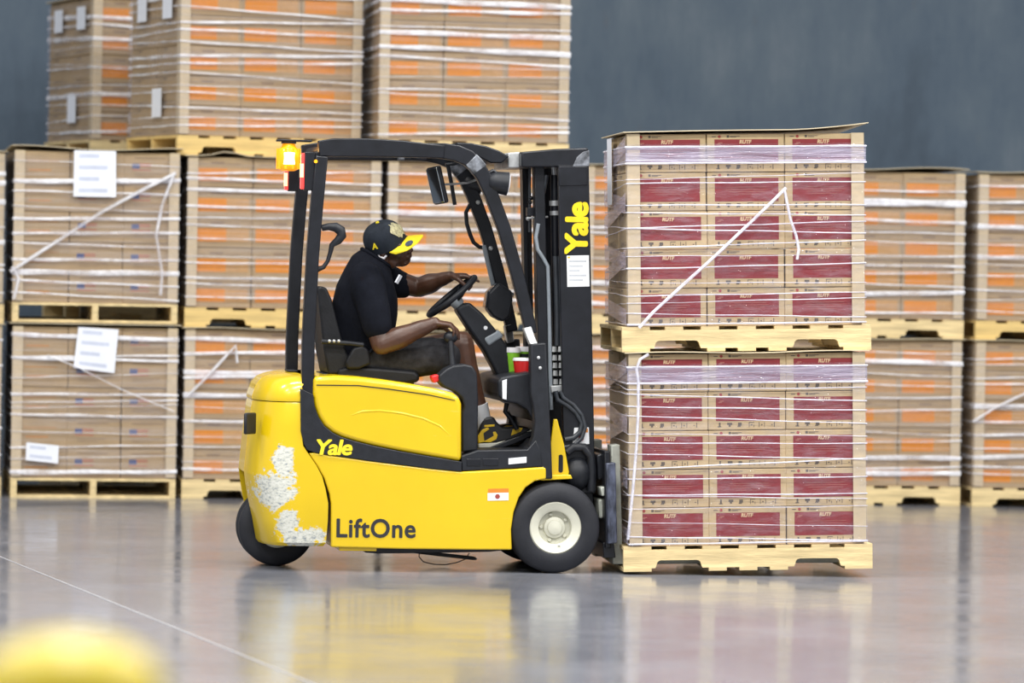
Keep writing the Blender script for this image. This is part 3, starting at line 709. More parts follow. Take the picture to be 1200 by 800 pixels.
# --- wheels
def wheel(cx, cy, cz, r, wd, side, nm='front_wheel', rimr=None):
    rimr = rimr or r*.575; ax = (0, side, 0)
    t = MB().lathe([(rimr, wd*.5), (rimr*1.05, wd*.52), (r*.80, wd*.52), (r*.83, wd*.50), (r*.93, wd*.47), (r*.985, wd*.36), (r, wd*.2), (r, -wd*.2), (r*.985, -wd*.36), (r*.93, -wd*.47), (rimr*1.05, -wd*.52), (rimr, -wd*.5)], (cx, cy, cz), ax, 64, False).build('tyre', M['rubber'], None, smooth=50)
    w = empty('wheel'); bpy.data.objects.remove(w)
    t.name = nm; t.parent = FK
    rm = MB().lathe([(rimr*1.0, -wd*.4), (rimr*1.0, wd*.47), (rimr*.95, wd*.50), (rimr*.88, wd*.47), (rimr*.72, wd*.44), (rimr*.64, wd*.40), (rimr*.60, wd*.22), (rimr*.42, wd*.20), (rimr*.40, wd*.30), (rimr*.30, wd*.33), (rimr*.27, wd*.38), (rimr*.20, wd*.40), (.001, wd*.41)], (cx, cy, cz), ax, 48).build('rim', M['rim'], t, smooth=40)
    for k in range(5):
        a = 2*PI*k/5+.6
        MB().lathe([(.010, 0), (.010, .010), (.006, .013)], (cx+math.cos(a)*rimr*.51, cy+side*wd*.20, cz+math.sin(a)*rimr*.51), ax, 6).build('lug_nut', M['rim'], t)
    MB().tube([(cx+.02, cy+side*wd*.42, cz-rimr*.66), (cx+.02, cy+side*wd*.5, cz-rimr*.62)], .006, 8).build('valve', M['steel'], t, smooth=60)
    return t
wc = P(651.5, 616.5, -.50); WR = .222
wheel(wc.x, -.405, WR, WR, .17, -1)
wheel(wc.x, .405, WR, WR, .17, 1)
rc = P(323.5, 616, -.06); RR = .186
for y in (-.075, .075): wheel(rc.x, y, RR, RR, .12, -1 if y < 0 else 1, 'rear_wheel', RR*.52)
MB().lathe([(.05, -.33), (.05, .33)], (wc.x, 0, WR), (0, 1, 0), 16).build('drive_axle', M['steel_black'], FK, smooth=40)
# static strap and cable loop under the body
MB().pprism([(478, 644), (492, 645), (556, 652), (559, 654.5), (556, 656), (520, 652), (478, 647)], -.10, -.06, -.08).build('static_strap', M['wire'], FK, .003)
MB().tube([P(a, b, -.09) for a, b in ((492, 645), (491, 652), (496, 658), (508, 661), (522, 661.5), (535, 659), (545, 655), (550, 648))], .0028, 6).build('cable_loop', M['wire'], FK, smooth=60)
# --- overhead guard
GY = .43
def bar_path(pxs, y, yref): return [Vector((P(a, b, yref).x, y, P(a, b, yref).z)) for a, b in pxs]
def flat_bar(pts, wx, wy, name, m, par=FK, bev=.006):
    """rectangular tube along a path in a plane of constant y"""
    rings = []; k = len(pts)
    for i, p in enumerate(pts):
        t = (pts[min(i+1, k-1)]-pts[max(i-1, 0)]).normalized(); n = Vector((-t.z, 0, t.x))
        w2 = (wx[i] if isinstance(wx, (list, tuple)) else wx)/2
        rings.append([p+n*w2+Vector((0, -wy/2, 0)), p+n*w2+Vector((0, wy/2, 0)), p-n*w2+Vector((0, wy/2, 0)), p-n*w2+Vector((0, -wy/2, 0))])
    return MB().loft(rings).build(name, m, par, bev, 2, smooth=45)
rear_post = [(360, 463), (360.5, 430), (361, 400), (363, 360), (366, 300), (371, 240), (376.5, 183)]
roof = [(373, 174), (390, 173), (430, 173), (470, 174.5), (500, 176.5), (520, 178)]
front = [(500, 176), (520, 177), (535, 179.5), (548, 185), (558, 194), (566, 206.5), (575, 227), (590, 267), (604, 315), (613, 350), (620, 380), (622, 391)]
GF = .33                                      # the guard is narrower at the front
for s in (-1, 1):
    y = s*GY
    flat_bar(bar_path(rear_post, y, -GY), .060, .07, 'rear_post', M['steel_black'])
    rl = [P(a, b, -GY+(GY-GF)*k/5) for k, (a, b) in enumerate(roof)]
    flat_bar([Vector((v.x, v.y*-s, v.z)) for v in rl], [.078, .090, .090, .082, .070, .066], .07, 'roof_rail', M['steel_black'])
    flat_bar(bar_path(front, s*GF, -GF), [.070, .076, .080, .080, .076, .070, .066, .064, .062, .060, .058, .056], .06, 'front_post', M['steel_black'])
    flat_bar([Vector((P(a, b, -GF).x, s*(GF+.04*k), P(a, b, -GF).z)) for k, (a, b) in enumerate(((617, 383), (620, 395), (623, 405)))], .050, .066, 'post_foot', M['steel'])
    flat_bar(bar_path([(484, 175.5), (493, 176.2)], s*(GF+.015), -GF), .074, .08, 'rail_clamp', M['scraped'])
    flat_bar(bar_path([(551, 187), (558, 194), (562, 199.5)], s*GF, -GF), .078, .063, 'post_band', M['scraped'])
# roof cross bars
for a, b in ((380, 173), (404, 171), (424, 171), (444, 171), (464, 172), (484, 174), (506, 175), (526, 177)):
    q = P(a, b, -GY); MB().box((q.x-.018, -GF+.0, q.z-.012), (q.x+.018, GF-.0, q.z+.012)).build('roof_bar', M['steel_black'], FK, .004)
# front visor plate across the roof nose
q = [P(a, b, -.30) for a, b in ((535, 167), (552, 167.5), (570, 171), (584, 176), (597, 183), (588, 191), (575, 191), (566, 186), (552, 179), (538, 175))]
MB().prism([(v.x, v.z) for v in q], -.30, .42).build('visor_plate', M['steel_black'], FK, .006, 2)
# rear grab handle
gh = [(377, 267), (385, 265.5), (393, 266), (399, 270), (400.5, 276), (396, 282), (389, 287), (387, 296), (384, 306), (379, 313), (371, 316)]
MB().tube([P(a, b, -GY+.01) for a, b in gh], [.016, .018, .024, .026, .024, .021, .014, .011, .010, .011, .014], 10).build('rear_grab_handle', M['black'], FK, smooth=60)
# front grab handle on the far post
gq = [(560, 237), (550, 241), (546, 249), (547, 262), (551, 275), (555, 284), (562, 289.5), (576, 290.5)]
MB().tube([P(a, b, .33) for a, b in gq], .0105, 10).build('front_grab_handle', M['black'], FK, smooth=60)
for a, b in ((560, 237), (575, 291)):
    MB().lathe([(.012, 0), (.012, .008), (.007, .011)], P(a, b, .295), (0, -1, 0), 6).build('bolt', M['steel'], FK)
# beacon and tail lamps
bc = P(338, 186, .05)
MB().lathe([(.030, .074), (.036, .058), (.040, .056), (.046, .050), (.055, .030), (.057, 0), (.055, -.030), (.048, -.052), (.030, -.060)], bc, (0, 0, 1), 20).build('beacon', M['amber'], FK, smooth=50)
beacon = [o for o in FK.children if o.name == 'beacon'][0]
MB().lathe([(.031, .030), (.032, -.028)], (bc.x, bc.y-.034, bc.z), (0, 0, 1), 12).build('beacon_lamp', M['amber_core'], beacon)
for k in range(10):
    a = 2*PI*k/10; MB().box((-.003, -.006, -.05), (.003, .006, .05), Matrix.Translation((bc.x+math.cos(a)*.057, bc.y+math.sin(a)*.057, bc.z)) @ Matrix.Rotation(a, 4, 'Z')).build('lens_rib', M['amber'], beacon)
MB().box((bc.x-.035, bc.y-.035, bc.z+.074), (bc.x+.035, bc.y+.035, bc.z+.084)).build('beacon_base', M['steel_black'], FK, .004)
q = P(352, 168, .05); MB().box((bc.x-.06, bc.y-.04, bc.z+.084), (P(376, 168, -GY).x, bc.y+.04, bc.z+.094)).build('beacon_bracket', M['steel_black'], FK, .003)
for y, px in ((-GY+.01, 356.5), (.30, 337.5)):
    py0, py1 = (178, 223) if y < 0 else (198, 224)
    t, b = P(px, py0, y), P(px, py1, y)
    MB().box((t.x, t.y-.03, b.z), (t.x+.05, t.y+.03, t.z)).build('tail_lamp_housing', M['steel_black'], FK, .004)
    lz = MB().box((t.x-.016, t.y-.026, b.z+.006), (t.x+.002, t.y+.026, t.z-.006)).build('tail_lamp', M['tail'], FK, .005)
    zz = (t.z+b.z)/2
    MB().box((t.x-.018, t.y-.028, zz-.03), (t.x-.004, t.y+.014, zz+.035)).build('lamp_element', M['tail_core'], lz)
    if y < 0:
        MB().box((t.x+.05, t.y-.02, b.z+.01), (t.x+.075, t.y+.02, t.z)).build('lamp_bracket', M['steel_black'], FK, .003)
        MB().lathe([(.009, 0), (.009, .006)], P(370, 189, -GY-.036), (0, -1, 0), 10).build('side_marker', M['amber'], FK)
# mirror, spotlight, display
m0, m1 = P(510, 194, -.16), P(520, 239, -.16)
ang = math.atan2(m1.x-m0.x, m0.z-m1.z)
mc = (m0+m1)/2
mir = MB().box((-.022, -.07, -.093), (.0, .07, .093), Matrix.Translation(mc) @ Matrix.Rotation(-ang, 4, 'Y') @ Matrix.Rotation(.32, 4, 'Z')).build('rear_view_mirror', M['steel_black'], FK, .016, 3)
MB().box((-.026, -.062, -.085), (-.0215, .062, .085), Matrix.Translation(mc) @ Matrix.Rotation(-ang, 4, 'Y') @ Matrix.Rotation(.32, 4, 'Z')).build('mirror_glass', M['glass'], mir, .010, 2)
MB().tube([P(521, 216, -.12), P(534, 215.5, -.10), P(548, 214, .0), P(560, 210, .05)], .0055, 8).build('mirror_arm', M['steel'], FK, smooth=60)
MB().tube([P(525, 194, .02), P(529, 215, .02), P(533, 240, .02)], .010, 8).build('hanging_bracket', M['steel_black'], FK, smooth=60)
MB().tube([P(522, 193, .02), P(532, 192, .02), P(545, 188, .02)], .009, 8).build('bracket_arm', M['steel_black'], FK, smooth=60)
sp_ = P(589, 214, -.33)
hl = MB().lathe([(.020, -.055), (.040, -.045), (.052, -.015), (.056, .03), (.058, .045), (.052, .046)], (sp_.x-.02, sp_.y, sp_.z), (1, 0, -.12), 24).build('work_light', M['black'], FK, smooth=45)
MB().lathe([(.051, 0), (.045, .006), (.02, .010)], (sp_.x+.0255, sp_.y, sp_.z-.0055), (1, 0, -.12), 20).build('lamp_lens', M['white'], hl, smooth=50)
MB().tube([P(568, 205, -.34), P(578, 200, -.33), P(585, 205, -.33)], .010, 8).build('work_light_bracket', M['steel_black'], FK, smooth=60)
sp2 = P(553, 214, .34)
MB().lathe([(.020, -.055), (.040, -.045), (.052, -.015), (.056, .03), (.058, .045), (.05, .05)], (sp2.x+.0, sp2.y, sp2.z), (1, 0, -.12), 24).build('work_light', M['black'], FK, smooth=45)
ds = MB().pprism([(571, 362), (573, 343), (585, 331), (600, 341), (601, 352), (597, 372), (589, 377), (578, 371)], .18, .30).build('display_unit', M['black'], FK, .010, 3)
MB().pprism([(570, 361), (573, 344), (584, 332.5), (582.5, 331.5), (571.5, 342), (568.5, 360)], .19, .29).build('display_screen', M['screen'], ds, .002)
MB().tube([P(590, 352, .24), P(597, 348, .33), P(600, 345, .41)], .012, 8).build('display_arm', M['steel_black'], FK, smooth=60)
flat_bar([P(a, b, .30) for a, b in ((567, 287), (571, 305), (577, 330), (580, 345))], .022, .02, 'grey_conduit', M['grey'])
# --- seat
sb = MB().pprism([(369, 338), (373, 334.5), (380, 337), (386, 350), (392, 375), (399, 400), (409, 424), (410, 436), (382, 438), (377, 412), (373, 375)], -.215, .215, -.10).build('seat_back', M['fabric'], FK, .018, 3)
MB().pprism([(394, 432), (408, 428), (440, 430), (470, 432.5), (484, 434), (490, 439), (489, 447), (470, 449.5), (394, 445)], -.23, .23, -.15).build('seat_cushion', M['fabric'], FK, .018, 3)
MB().pprism([(378, 437), (394, 438), (484, 446), (484, 452), (378, 446)], -.20, .20, -.15).build('seat_base', M['black'], FK, .006)
for s in (-1, 1):
    hp = MB().pprism([(404, 424), (413, 407), (424, 404), (432, 410), (434, 426), (420, 432), (406, 432)], s*.235-.022, s*.235+.022, -.22).build('hip_restraint', M['fabric'], FK, .012, 3)
ar = MB().tube([P(a, b, -.25) for a, b in ((377, 400), (392, 401), (410, 402), (426, 404))], .012, 8).build('armrest_bar', M['black'], FK, smooth=60)
for a in (386, 391.5, 397): MB().ball(P(a, 399.5, -.262), .008).build('bar_rivet', M['steel'], ar, smooth=60)
# --- steering
sw_c = P(529.5, 347, 0); a_ = P(500.5, 371, 0); b_ = P(558, 323, 0)
u = (b_-a_).normalized(); SR = (b_-a_).length/2; v = Vector((0, 1, 0)); nrm = u.cross(v).normalized()
if nrm.z < 0: nrm = -nrm
ring = [sw_c+(u*math.cos(2*PI*k/40)+v*math.sin(2*PI*k/40))*(SR-.013) for k in range(40)]
sw = MB().tube(ring, .0145, 10, closed=True).build('steering_wheel', M['black'], FK, smooth=60)
hub = sw_c-nrm*.028
for k in range(3):
    a = 2*PI*k/3+PI
    e = sw_c+(u*math.cos(a)+v*math.sin(a))*(SR-.015)
    MB().tube([hub, hub+(e-hub)*.5-nrm*.006, e], [.018, .014, .012], 8, flat=.6).build('spoke', M['black'], sw, smooth=60)
MB().lathe([(.030, -.03), (.036, 0), (.034, .010), (.02, .016)], hub, nrm, 20).build('hub', M['grey'], sw, smooth=50)
kp = sw_c+(u*math.cos(2.75)+v*math.sin(2.75))*(SR-.014)
MB().tube([hub-nrm*.0, hub-nrm*.07, hub-nrm*.14], [.024, .022, .026], 12).build('steering_shaft', M['black'], FK, smooth=50)
MB().pprism([(534, 363), (540, 357), (550, 354), (566, 368), (580, 385), (592, 402), (599, 420), (604, 441), (585, 447), (577, 430), (566, 410), (549, 386)], -.065, .065, -.05).build('steering_column', M['black'], FK, .014, 3)
MB().pprism([(566, 396), (584, 386), (590, 394), (572, 406)], -.068, .068, -.05).build('column_band', M['grey'], FK, .01, 2)
MB().lathe([(.010, 0), (.010, .003)], P(569, 384, -.066), (0, -1, 0), 10).build('column_badge', M['sticker'], FK)
# hydraulic lever with knob, under the driver's right hand
MB().tube([P(531, 434, -.33), P(529, 415, -.32), P(528, 398, -.31)], [.019, .016, .014], 8).build('hydraulic_lever', M['black'], FK, smooth=60)
MB().ball(P(528, 395, -.30), (.036, .030, .030)).build('lever_knob', M['black'], FK, smooth=60)
# --- mast
def mast(name, pts, y0, y1, m='steel_black', bev=.004, par=FK, yr=-.33): return MB().pprism(pts, y0, y1, yr).build(name, M[m], par, bev, 2)
for s in (-1, 1):
    def yy(a, b): return (a, b) if s < 0 else (-b, -a)
    mast('outer_rail', [(654, 193), (690, 193), (697.5, 578), (661, 578)], *yy(-.335, -.300))
    mast('rail_flange', [(684, 193), (690, 193), (697.5, 578), (691, 578)], *yy(-.302, -.24))
    mast('inner_rail', [(629, 195), (641, 195), (648, 560), (636, 560)], *yy(-.255, -.215))
    mast('inner_rail_web', [(629, 195), (634, 195), (641, 560), (636, 560)], *yy(-.218, -.16))
    cyl = MB().tube([P(650, 205, s*.20), P(651, 300, s*.20), P(654, 470, s*.20)], [.021, .021, .022], 14).build('lift_cylinder', M['steel_black'], FK, smooth=50)
    MB().tube([P(648.5, 190, s*.20), P(649.5, 207, s*.20)], .012, 12).build('cylinder_rod', M['steel'], cyl, smooth=50)
    MB().tube([P(650.2, 235, s*.20), P(650.3, 241, s*.20)], .028, 12).build('cylinder_collar', M['steel'], cyl, smooth=40)
    MB().tube([P(650.4, 247, s*.20), P(650.6, 252, s*.20)], .027, 12).build('cylinder_collar', M['steel'], cyl, smooth=40)
mast('mast_crosshead', [(611, 178), (650, 174.5), (689, 173), (690, 194), (650, 195.5), (611, 196)], -.335, .335, bev=.008)
mast('crosshead_end', [(598, 178.5), (612, 177.5), (612, 196), (598, 196.5)], -.25, .25, 'steel', .006)
M['scraped'] = mat('scraped_paint', (.16, .17, .19), .5, .3, var=.9, scale=24)
mast('scraped_corner', [(671, 195), (676, 184), (683, 178), (690.5, 176), (690.8, 194.6)], -.3365, -.30, 'scraped', .002)
mast('upper_tie_plate', [(655, 195), (688, 195), (688, 217), (655, 218)], -.339, -.33, bev=.003)
mast('lower_tie', [(650, 545), (696, 545), (698, 590), (668, 600), (650, 585)], -.28, .28, bev=.006)
# axle motor covers seen beside the mast foot
MB().tube([P(a, b, -.36) for a, b in ((664, 530), (672, 524), (684, 524), (692, 534), (694, 552), (693, 575))], .022, 10).build('motor_cable_guard', M['black'], FK, smooth=60)
MB().ball(P(676, 555, -.33), (.075, .07, .085)).build('drive_motor_cover', M['black'], FK, smooth=60)
# hoses and fittings
def hose(pxs, y, r, nm='hydraulic_hose', m='hose'): return MB().tube([P(a, b, y) for a, b in pxs], r, 8).build(nm, M[m], FK, smooth=60)
hose(((640, 205), (636, 225), (631, 245), (629, 262), (631, 280), (636, 300), (641, 318)), -.24, .014)
hose(((631, 262), (628, 278), (630, 292), (637, 303), (642, 312), (643, 340), (644, 380), (645, 440), (646, 480)), -.262, .010, m='grey')
hose(((651, 300), (652, 330), (653, 370), (653, 405)), -.25, .014)
hose(((656, 300), (657, 340), (658, 380), (658, 405)), -.25, .013)
for k, px in enumerate((649.5, 656.5)):
    for py in (409, 419, 428, 437, 447):
        q = P(px+(py-409)*.04, py, -.27)
        MB().tube([q+Vector((0, 0, .013)), q-Vector((0, 0, .013))], [.011, .013], 6).build('hose_fitting', M['steel'], FK)
mast('hose_clamp', [(645, 452), (661, 451), (662, 459), (646, 460)], -.29, -.22, 'steel', .003, yr=-.28)
hose(((651, 458), (653, 468), (664, 474), (675, 483), (682, 495), (680, 506), (672, 513), (662, 515)), -.345, .013)
hose(((656, 458), (660, 466), (672, 474), (682, 486), (686, 500), (682, 513), (672, 522), (660, 524)), -.355, .010)
mast('guide_bracket', [(617, 243), (626, 243), (626, 253), (617, 253)], -.20, -.14, bev=.003, yr=-.17)
hose(((621, 196), (620.5, 220), (620.5, 240), (620.5, 272)), -.17, .007, 'guide_rod')
MB().ball(P(619, 256, -.18), .012).build('rod_ball', M['steel'], FK, smooth=60)
hose(((618, 255.5), (630, 255), (642, 254)), -.19, .006, 'guide_pin', 'steel')
for q in ((622, 232), (621, 237)): MB().ball(P(*q, -.17), .011).build('rod_nut', M['steel_black'], FK, smooth=60)
# decals on the mast
MB().pprism([(664, 299.5), (690, 299), (690.8, 335.5), (664.8, 336)], -.3368, -.33, -.335).build('data_plate', M['sticker'], FK)
M['plate_text'] = mat('grey_plate_print', (.50, .52, .55), .6)
dpo = [o for o in FK.children if o.name == 'data_plate'][0]
for k in range(5): MB().pprism([(667, 305+k*5.5), (687-(k % 3)*4, 305+k*5.5), (687-(k % 3)*4, 307+k*5.5), (667, 307+k*5.5)], -.3374, -.336, -.335).build('plate_line', M['plate_text'], dpo)
MB().pprism([(665, 300.5), (668, 300.5), (668, 302.5), (665, 302.5)], -.3374, -.336, -.335).build('plate_mark', M['shoe_yellow'], dpo)
ws = MB().pprism([(673, 501), (690, 500.5), (690.5, 520), (671, 520.5)], -.3368, -.33, -.335).build('mast_warning_sticker', M['sticker'], FK)
MB().pprism([(680, 502), (689, 501.8), (689, 506.5), (680, 507)], -.3376, -.3365, -.335).build('sticker_header', mat('orange_sticker_two', (.72, .25, .03), .5), ws)
MB().lathe([(.014, 0), (.014, .0008)], P(681, 513.5, -.337), (0, -1, 0), 10).build('pictogram', M['inkred'], ws)
yl = bold_text('Yale', .150, .0062, .0, mat('decal_yellow', (.86, .62, .01), .4), .001, .92)
def fit_text(me, name, c0, c1, y, vertical=False, shear=0):
    """scale lettering to span the pixel box c0..c1 on the plane y"""
    xs = [v.co.x for v in me.vertices]; ys = [v.co.y for v in me.vertices]
    a, b = P(*c0, y), P(*c1, y); w_, h_ = abs(b.x-a.x), abs(a.z-b.z)
    if vertical:
        s = Matrix.Diagonal((h_/(max(xs)-min(xs)), w_/(max(ys)-min(ys)), 1, 1)); R_ = FACE @ Matrix.Rotation(PI/2, 4, 'Z')
    else:
        s = Matrix.Diagonal((w_/(max(xs)-min(xs)), h_/(max(ys)-min(ys)), 1, 1)); R_ = FACE
    m = R_ @ s @ Matrix.Translation((-(max(xs)+min(xs))/2, -(max(ys)+min(ys))/2, 0))
    c = (a+b)/2; me.transform(Matrix.Translation(c) @ m); return link(name, me, FK)
fit_text(yl, 'mast_lettering', (662.5, 236), (689, 298.5), -.3362, True)
yl2 = bold_text('Yale', .1, .0032, .18, M['brim'], .001, .9)
lt = fit_text(yl2, 'stripe_lettering', (371, 514.5), (413, 533.5), -HW-.0052)
li = bold_text('LiftOne', .1, .0022, 0, mat('decal_black', (.02, .02, .025), .5), .0008, 1.06)
fit_text(li, 'body_lettering', (394.5, 607), (487, 630.5), -HW-.0012)
# --- carriage and forks
mast('carriage_plate', [(704, 527), (711, 527), (712, 640), (705, 640)], -.44, .44, bev=.006)
M['scratched'] = mat('scratched_blue_black_paint', (.075, .085, .125), .4, .2, var=.9, scale=22, stretch=(1, 1, .4))
mast('side_shifter', [(705, 541), (716, 540), (718, 634), (707, 635)], -.47, -.40, 'scratched', .006)
for s in (-1, 1):
    mast('fork', [(714, 521), (724, 520), (727, 640), (729, 651), (990, 652), (990, 658), (716, 660)], s*.27-.06, s*.27+.06, 'pale', .004, yr=-.27)
mast('carriage_roller', [(698, 533), (706, 530), (708, 560), (699, 562)], -.36, .36, bev=.008)
mast('carriage_roller', [(700, 585), (708, 583), (709, 606), (701, 607)], -.36, .36, 'pale', .008)
mast('carriage_stop', [(700, 570), (708, 568), (710, 578), (702, 580)], -.42, -.30, 'pale', .004)
mast('carriage_foot', [(703, 634), (716, 634), (718, 652), (704, 652)], -.42, .42, bev=.004)
# ------------------------------------------------------------------ things on the truck
def cup(px, py0, py1, y, r, mb_, ml, label, lid=True, nm='paper_cup'):
    t, b = P(px, py0, y), P(px, py1, y); h = t.z-b.z
    o = MB().lathe([(r*.78, 0), (r*.80, .003), (r, h*.82)], (b.x, y, b.z), (0, 0, 1), 20).build(nm, M[mb_], None, smooth=50); tag(o, label, 'cup')
    if lid: MB().lathe([(r*1.06, h*.82), (r*1.06, h*.88), (r*.95, h), (.001, h)], (b.x, y, b.z), (0, 0, 1), 20).build('lid', M[ml], o, smooth=40)
    return o
cup(600, 407, 439.5, -.04, .038, 'green', 'white', 'tall green cup with pale lid standing on the dash')
g2 = cup(614, 406, 438, .02, .045, 'green', 'white', 'green and white tub with dark band behind the red cup')
q = P(614, 416, .02); MB().lathe([(.046, -.008), (.046, .008)], (q.x, .02, q.z), (0, 0, 1), 20, False).build('dark_band', M['black'], g2, smooth=50)
r1 = cup(611, 419, 438.5, -.19, .042, 'redplastic', 'white', 'red cup with white rim at front of the dash')
wz = smooth_remesh(MB().ball(P(389, 413, -.02), (.030, .03, .03)).ball(P(386, 424, -.02), (.03, .04, .04)).ball(P(391, 433, -.02), (.028, .04, .03)), 'wrapper', .008, 3, .5, M['white'])
wo = link('snack_wrapper', wz, None); tag(wo, 'crumpled white and red snack wrapper behind the seat', 'wrapper')
MB().ball(P(383, 424, -.045), (.02, .02, .03)).build('red_print_patch', M['redplastic'], wo, smooth=60)
# ------------------------------------------------------------------ bollard near the camera
def at_depth(px, py, d):
    k = RT*((px-600)/CAM['f']) + UP*((400-py)/CAM['f']) + FWD
    return CP + k*d
bt = at_depth(80, 744, 4.6); BR = .104
prof = [(BR, 0), (BR, bt.z-.055)]+[(BR*math.cos(PI/2*k/8), bt.z-.055+.055*math.sin(PI/2*k/8)) for k in range(1, 8)]+[(.002, bt.z)]
bo = MB().lathe(prof, (bt.x, bt.y, 0), (0, 0, 1), 40).build('bollard', M['bollard'], None, smooth=50)
tag(bo, 'yellow dome-topped bollard close to the camera, out of focus', 'bollard')
MB().lathe([(BR*1.9, 0), (BR*1.9, .012), (BR*1.02, .014)], (bt.x, bt.y, 0), (0, 0, 1), 32).build('base_plate', M['bollard'], bo, smooth=40)
# ------------------------------------------------------------------ the driver
PE = empty('person', (P(425, 432, 0).x, 0, P(425, 432, 0).z))
tag(PE, 'driver in black t-shirt, charcoal shorts and yellow-brimmed cap, seated, steering with one hand', 'person')
PINV = Matrix.Translation(-PE.location)
def pbuild(me, name, par=None):
    me.transform(PINV); return link(name, me, par or PE)
def limb(mb, pts, rad, n=14, flat=1.0):
    """tapered limb with rounded joints; radii interpolated smoothly"""
    pts = [Vector(p) for p in pts]; out = []; rr = []
    for i in range(len(pts)-1):
        for k in range(6):
            t = k/6; out.append(pts[i].lerp(pts[i+1], t)); rr.append(rad[i]+(rad[i+1]-rad[i])*(t*t*(3-2*t)))
    out.append(pts[-1]); rr.append(rad[-1]); mb.tube(out, rr, n, flat=flat)
    for p, r in zip(pts, rad): mb.ball(p, r*.985, None, 12, 8)
def hand(mb, wrist, fwd, down, thumb_dir, curl, tcurl=.5, ext=None, sc=1.0):
    """palm, four jointed fingers of unequal length and a thumb that leaves the palm's side"""
    f = Vector(fwd).normalized(); d = Vector(down); d = (d-f*d.dot(f)).normalized(); s = f.cross(d)
    if s.dot(Vector(thumb_dir)) < 0: s = -s
    w = Vector(wrist)
    pal = Matrix((f, s, d)).transposed()
    mb.ball(w+f*.045*sc, (.052*sc, .042*sc, .018*sc), pal, 14, 8)
    mb.ball(w+f*.07*sc, (.026*sc, .043*sc, .016*sc), pal, 14, 8)
    mb.ball(w+f*.028*sc+s*.022*sc, (.034*sc, .020*sc, .019*sc), pal, 12, 8)
    for i, (o, L, r) in enumerate(((.032, .074, .0094), (.011, .082, .0098), (-.011, .076, .0094), (-.031, .060, .0084))):
        base = w+f*(.082-.004*abs(i-1))*sc+s*o*sc; p = base; pts = [w+f*.05*sc+s*o*.9*sc, base]; a = .12; dirv = f
        c = curl[i] if ext is None or ext != i else .16
        for q, frac in enumerate((.46, .31, .23)):
            a += c*(1.0, 1.15, .8)[q]
            dirv = (f*math.cos(a)+d*math.sin(a)+s*(o*1.6)).normalized(); p = p+dirv*L*frac*sc; pts.append(p)
        limb(mb, pts, [r*1.1*sc, r*1.12*sc, r*sc, r*.93*sc, r*.80*sc], 9)
    b0 = w+f*.022*sc+s*.034*sc; a0 = (f*.62+s*.72+d*.35).normalized(); b1 = b0+a0*.040*sc
    a1 = (f*.95+s*.22+d*(.25+tcurl)).normalized(); b2 = b1+a1*.034*sc; b3 = b2+(a1+d*.3*tcurl).normalized()*.026*sc
    limb(mb, [w+f*.02*sc+s*.015*sc, b0, b1, b2, b3], [.015*sc, .0155*sc, .0125*sc, .0112*sc, .009*sc], 9)
# ---- body: head, neck, arms, hands, legs as one surface
HC = P(455.5, 288, -.02)
MH = Matrix.Translation(HC) @ Matrix.Rotation(-.62, 4, 'Z') @ Matrix.Rotation(-.13, 4, 'Y') @ Matrix.Rotation(.52, 4, 'X')
hd = MB()
hd.ball((-.004, 0, .030), (.099, .077, .098), None, 22, 14)            # skull
hd.ball((.028, 0, -.030), (.072, .064, .085), None, 20, 12)            # face
hd.ball((.048, 0, -.088), (.040, .040, .030), None, 14, 9)             # chin
for s in (-1, 1):
    hd.ball((.055, s*.040, -.034), (.026, .022, .024))                 # cheek
    hd.ball((.010, s*.056, -.070), (.034, .016, .028))                 # jaw corner
    hd.ball((-.006, s*.078, -.018), (.017, .010, .031), Matrix.Rotation(s*-.35, 3, 'Z'), 12, 8)   # ear
    hd.ball((-.004, s*.081, -.040), (.010, .007, .010), None, 10, 6)   # ear lobe
    hd.ball((.083, s*.030, .016), (.018, .026, .009))                  # brow ridge
    hd.ball((.102, s*.013, -.042), (.012, .010, .009))                 # nostril
hd.tube([(.088, 0, .008), (.100, 0, -.016), (.110, 0, -.036)], [.009, .011, .014], 10)
hd.ball((.110, 0, -.040), (.014, .013, .011))
hd.ball((.090, 0, -.062), (.016, .026, .009)); hd.ball((.087, 0, -.074), (.016, .024, .009))
hd.xform(MH)
body = MB(); body.add(hd.v, hd.f)
limb(body, [MH @ Vector((-.03, 0, -.05)), P(443, 307, -.005), P(434, 325, 0)], [.056, .060, .075])
# near (right) arm
SHR, ELR, WRR = P(432, 330, -.185), P(447, 404, -.275), P(509, 378.5, -.285)
limb(body, [SHR, (SHR+ELR)/2+Vector((-.008, 0, 0)), ELR], [.064, .060, .050])
limb(body, [ELR, ELR.lerp(WRR, .3), ELR.lerp(WRR, .7), WRR], [.050, .056, .043, .032])
kn = P(531, 393, -.31)
hand(body, WRR, (1, -.12, -.10), (0.12, 0, -1), (0, 1, 0), (.42, .46, .50, .55), .5)
# far (left) arm to the wheel rim
SHL, ELL, WRL = P(449, 326, .185), P(490, 337, .23), P(527, 324, .10)
limb(body, [SHL, (SHL+ELL)/2, ELL], [.062, .056, .050])
limb(body, [ELL, ELL.lerp(WRL, .35), ELL.lerp(WRL, .75), WRL], [.050, .052, .036, .029])
hand(body, WRL, (1, -.20, .06), (.1, 0, -1), (0, -1, 0), (.40, .72, .78, .82), .6, ext=0)
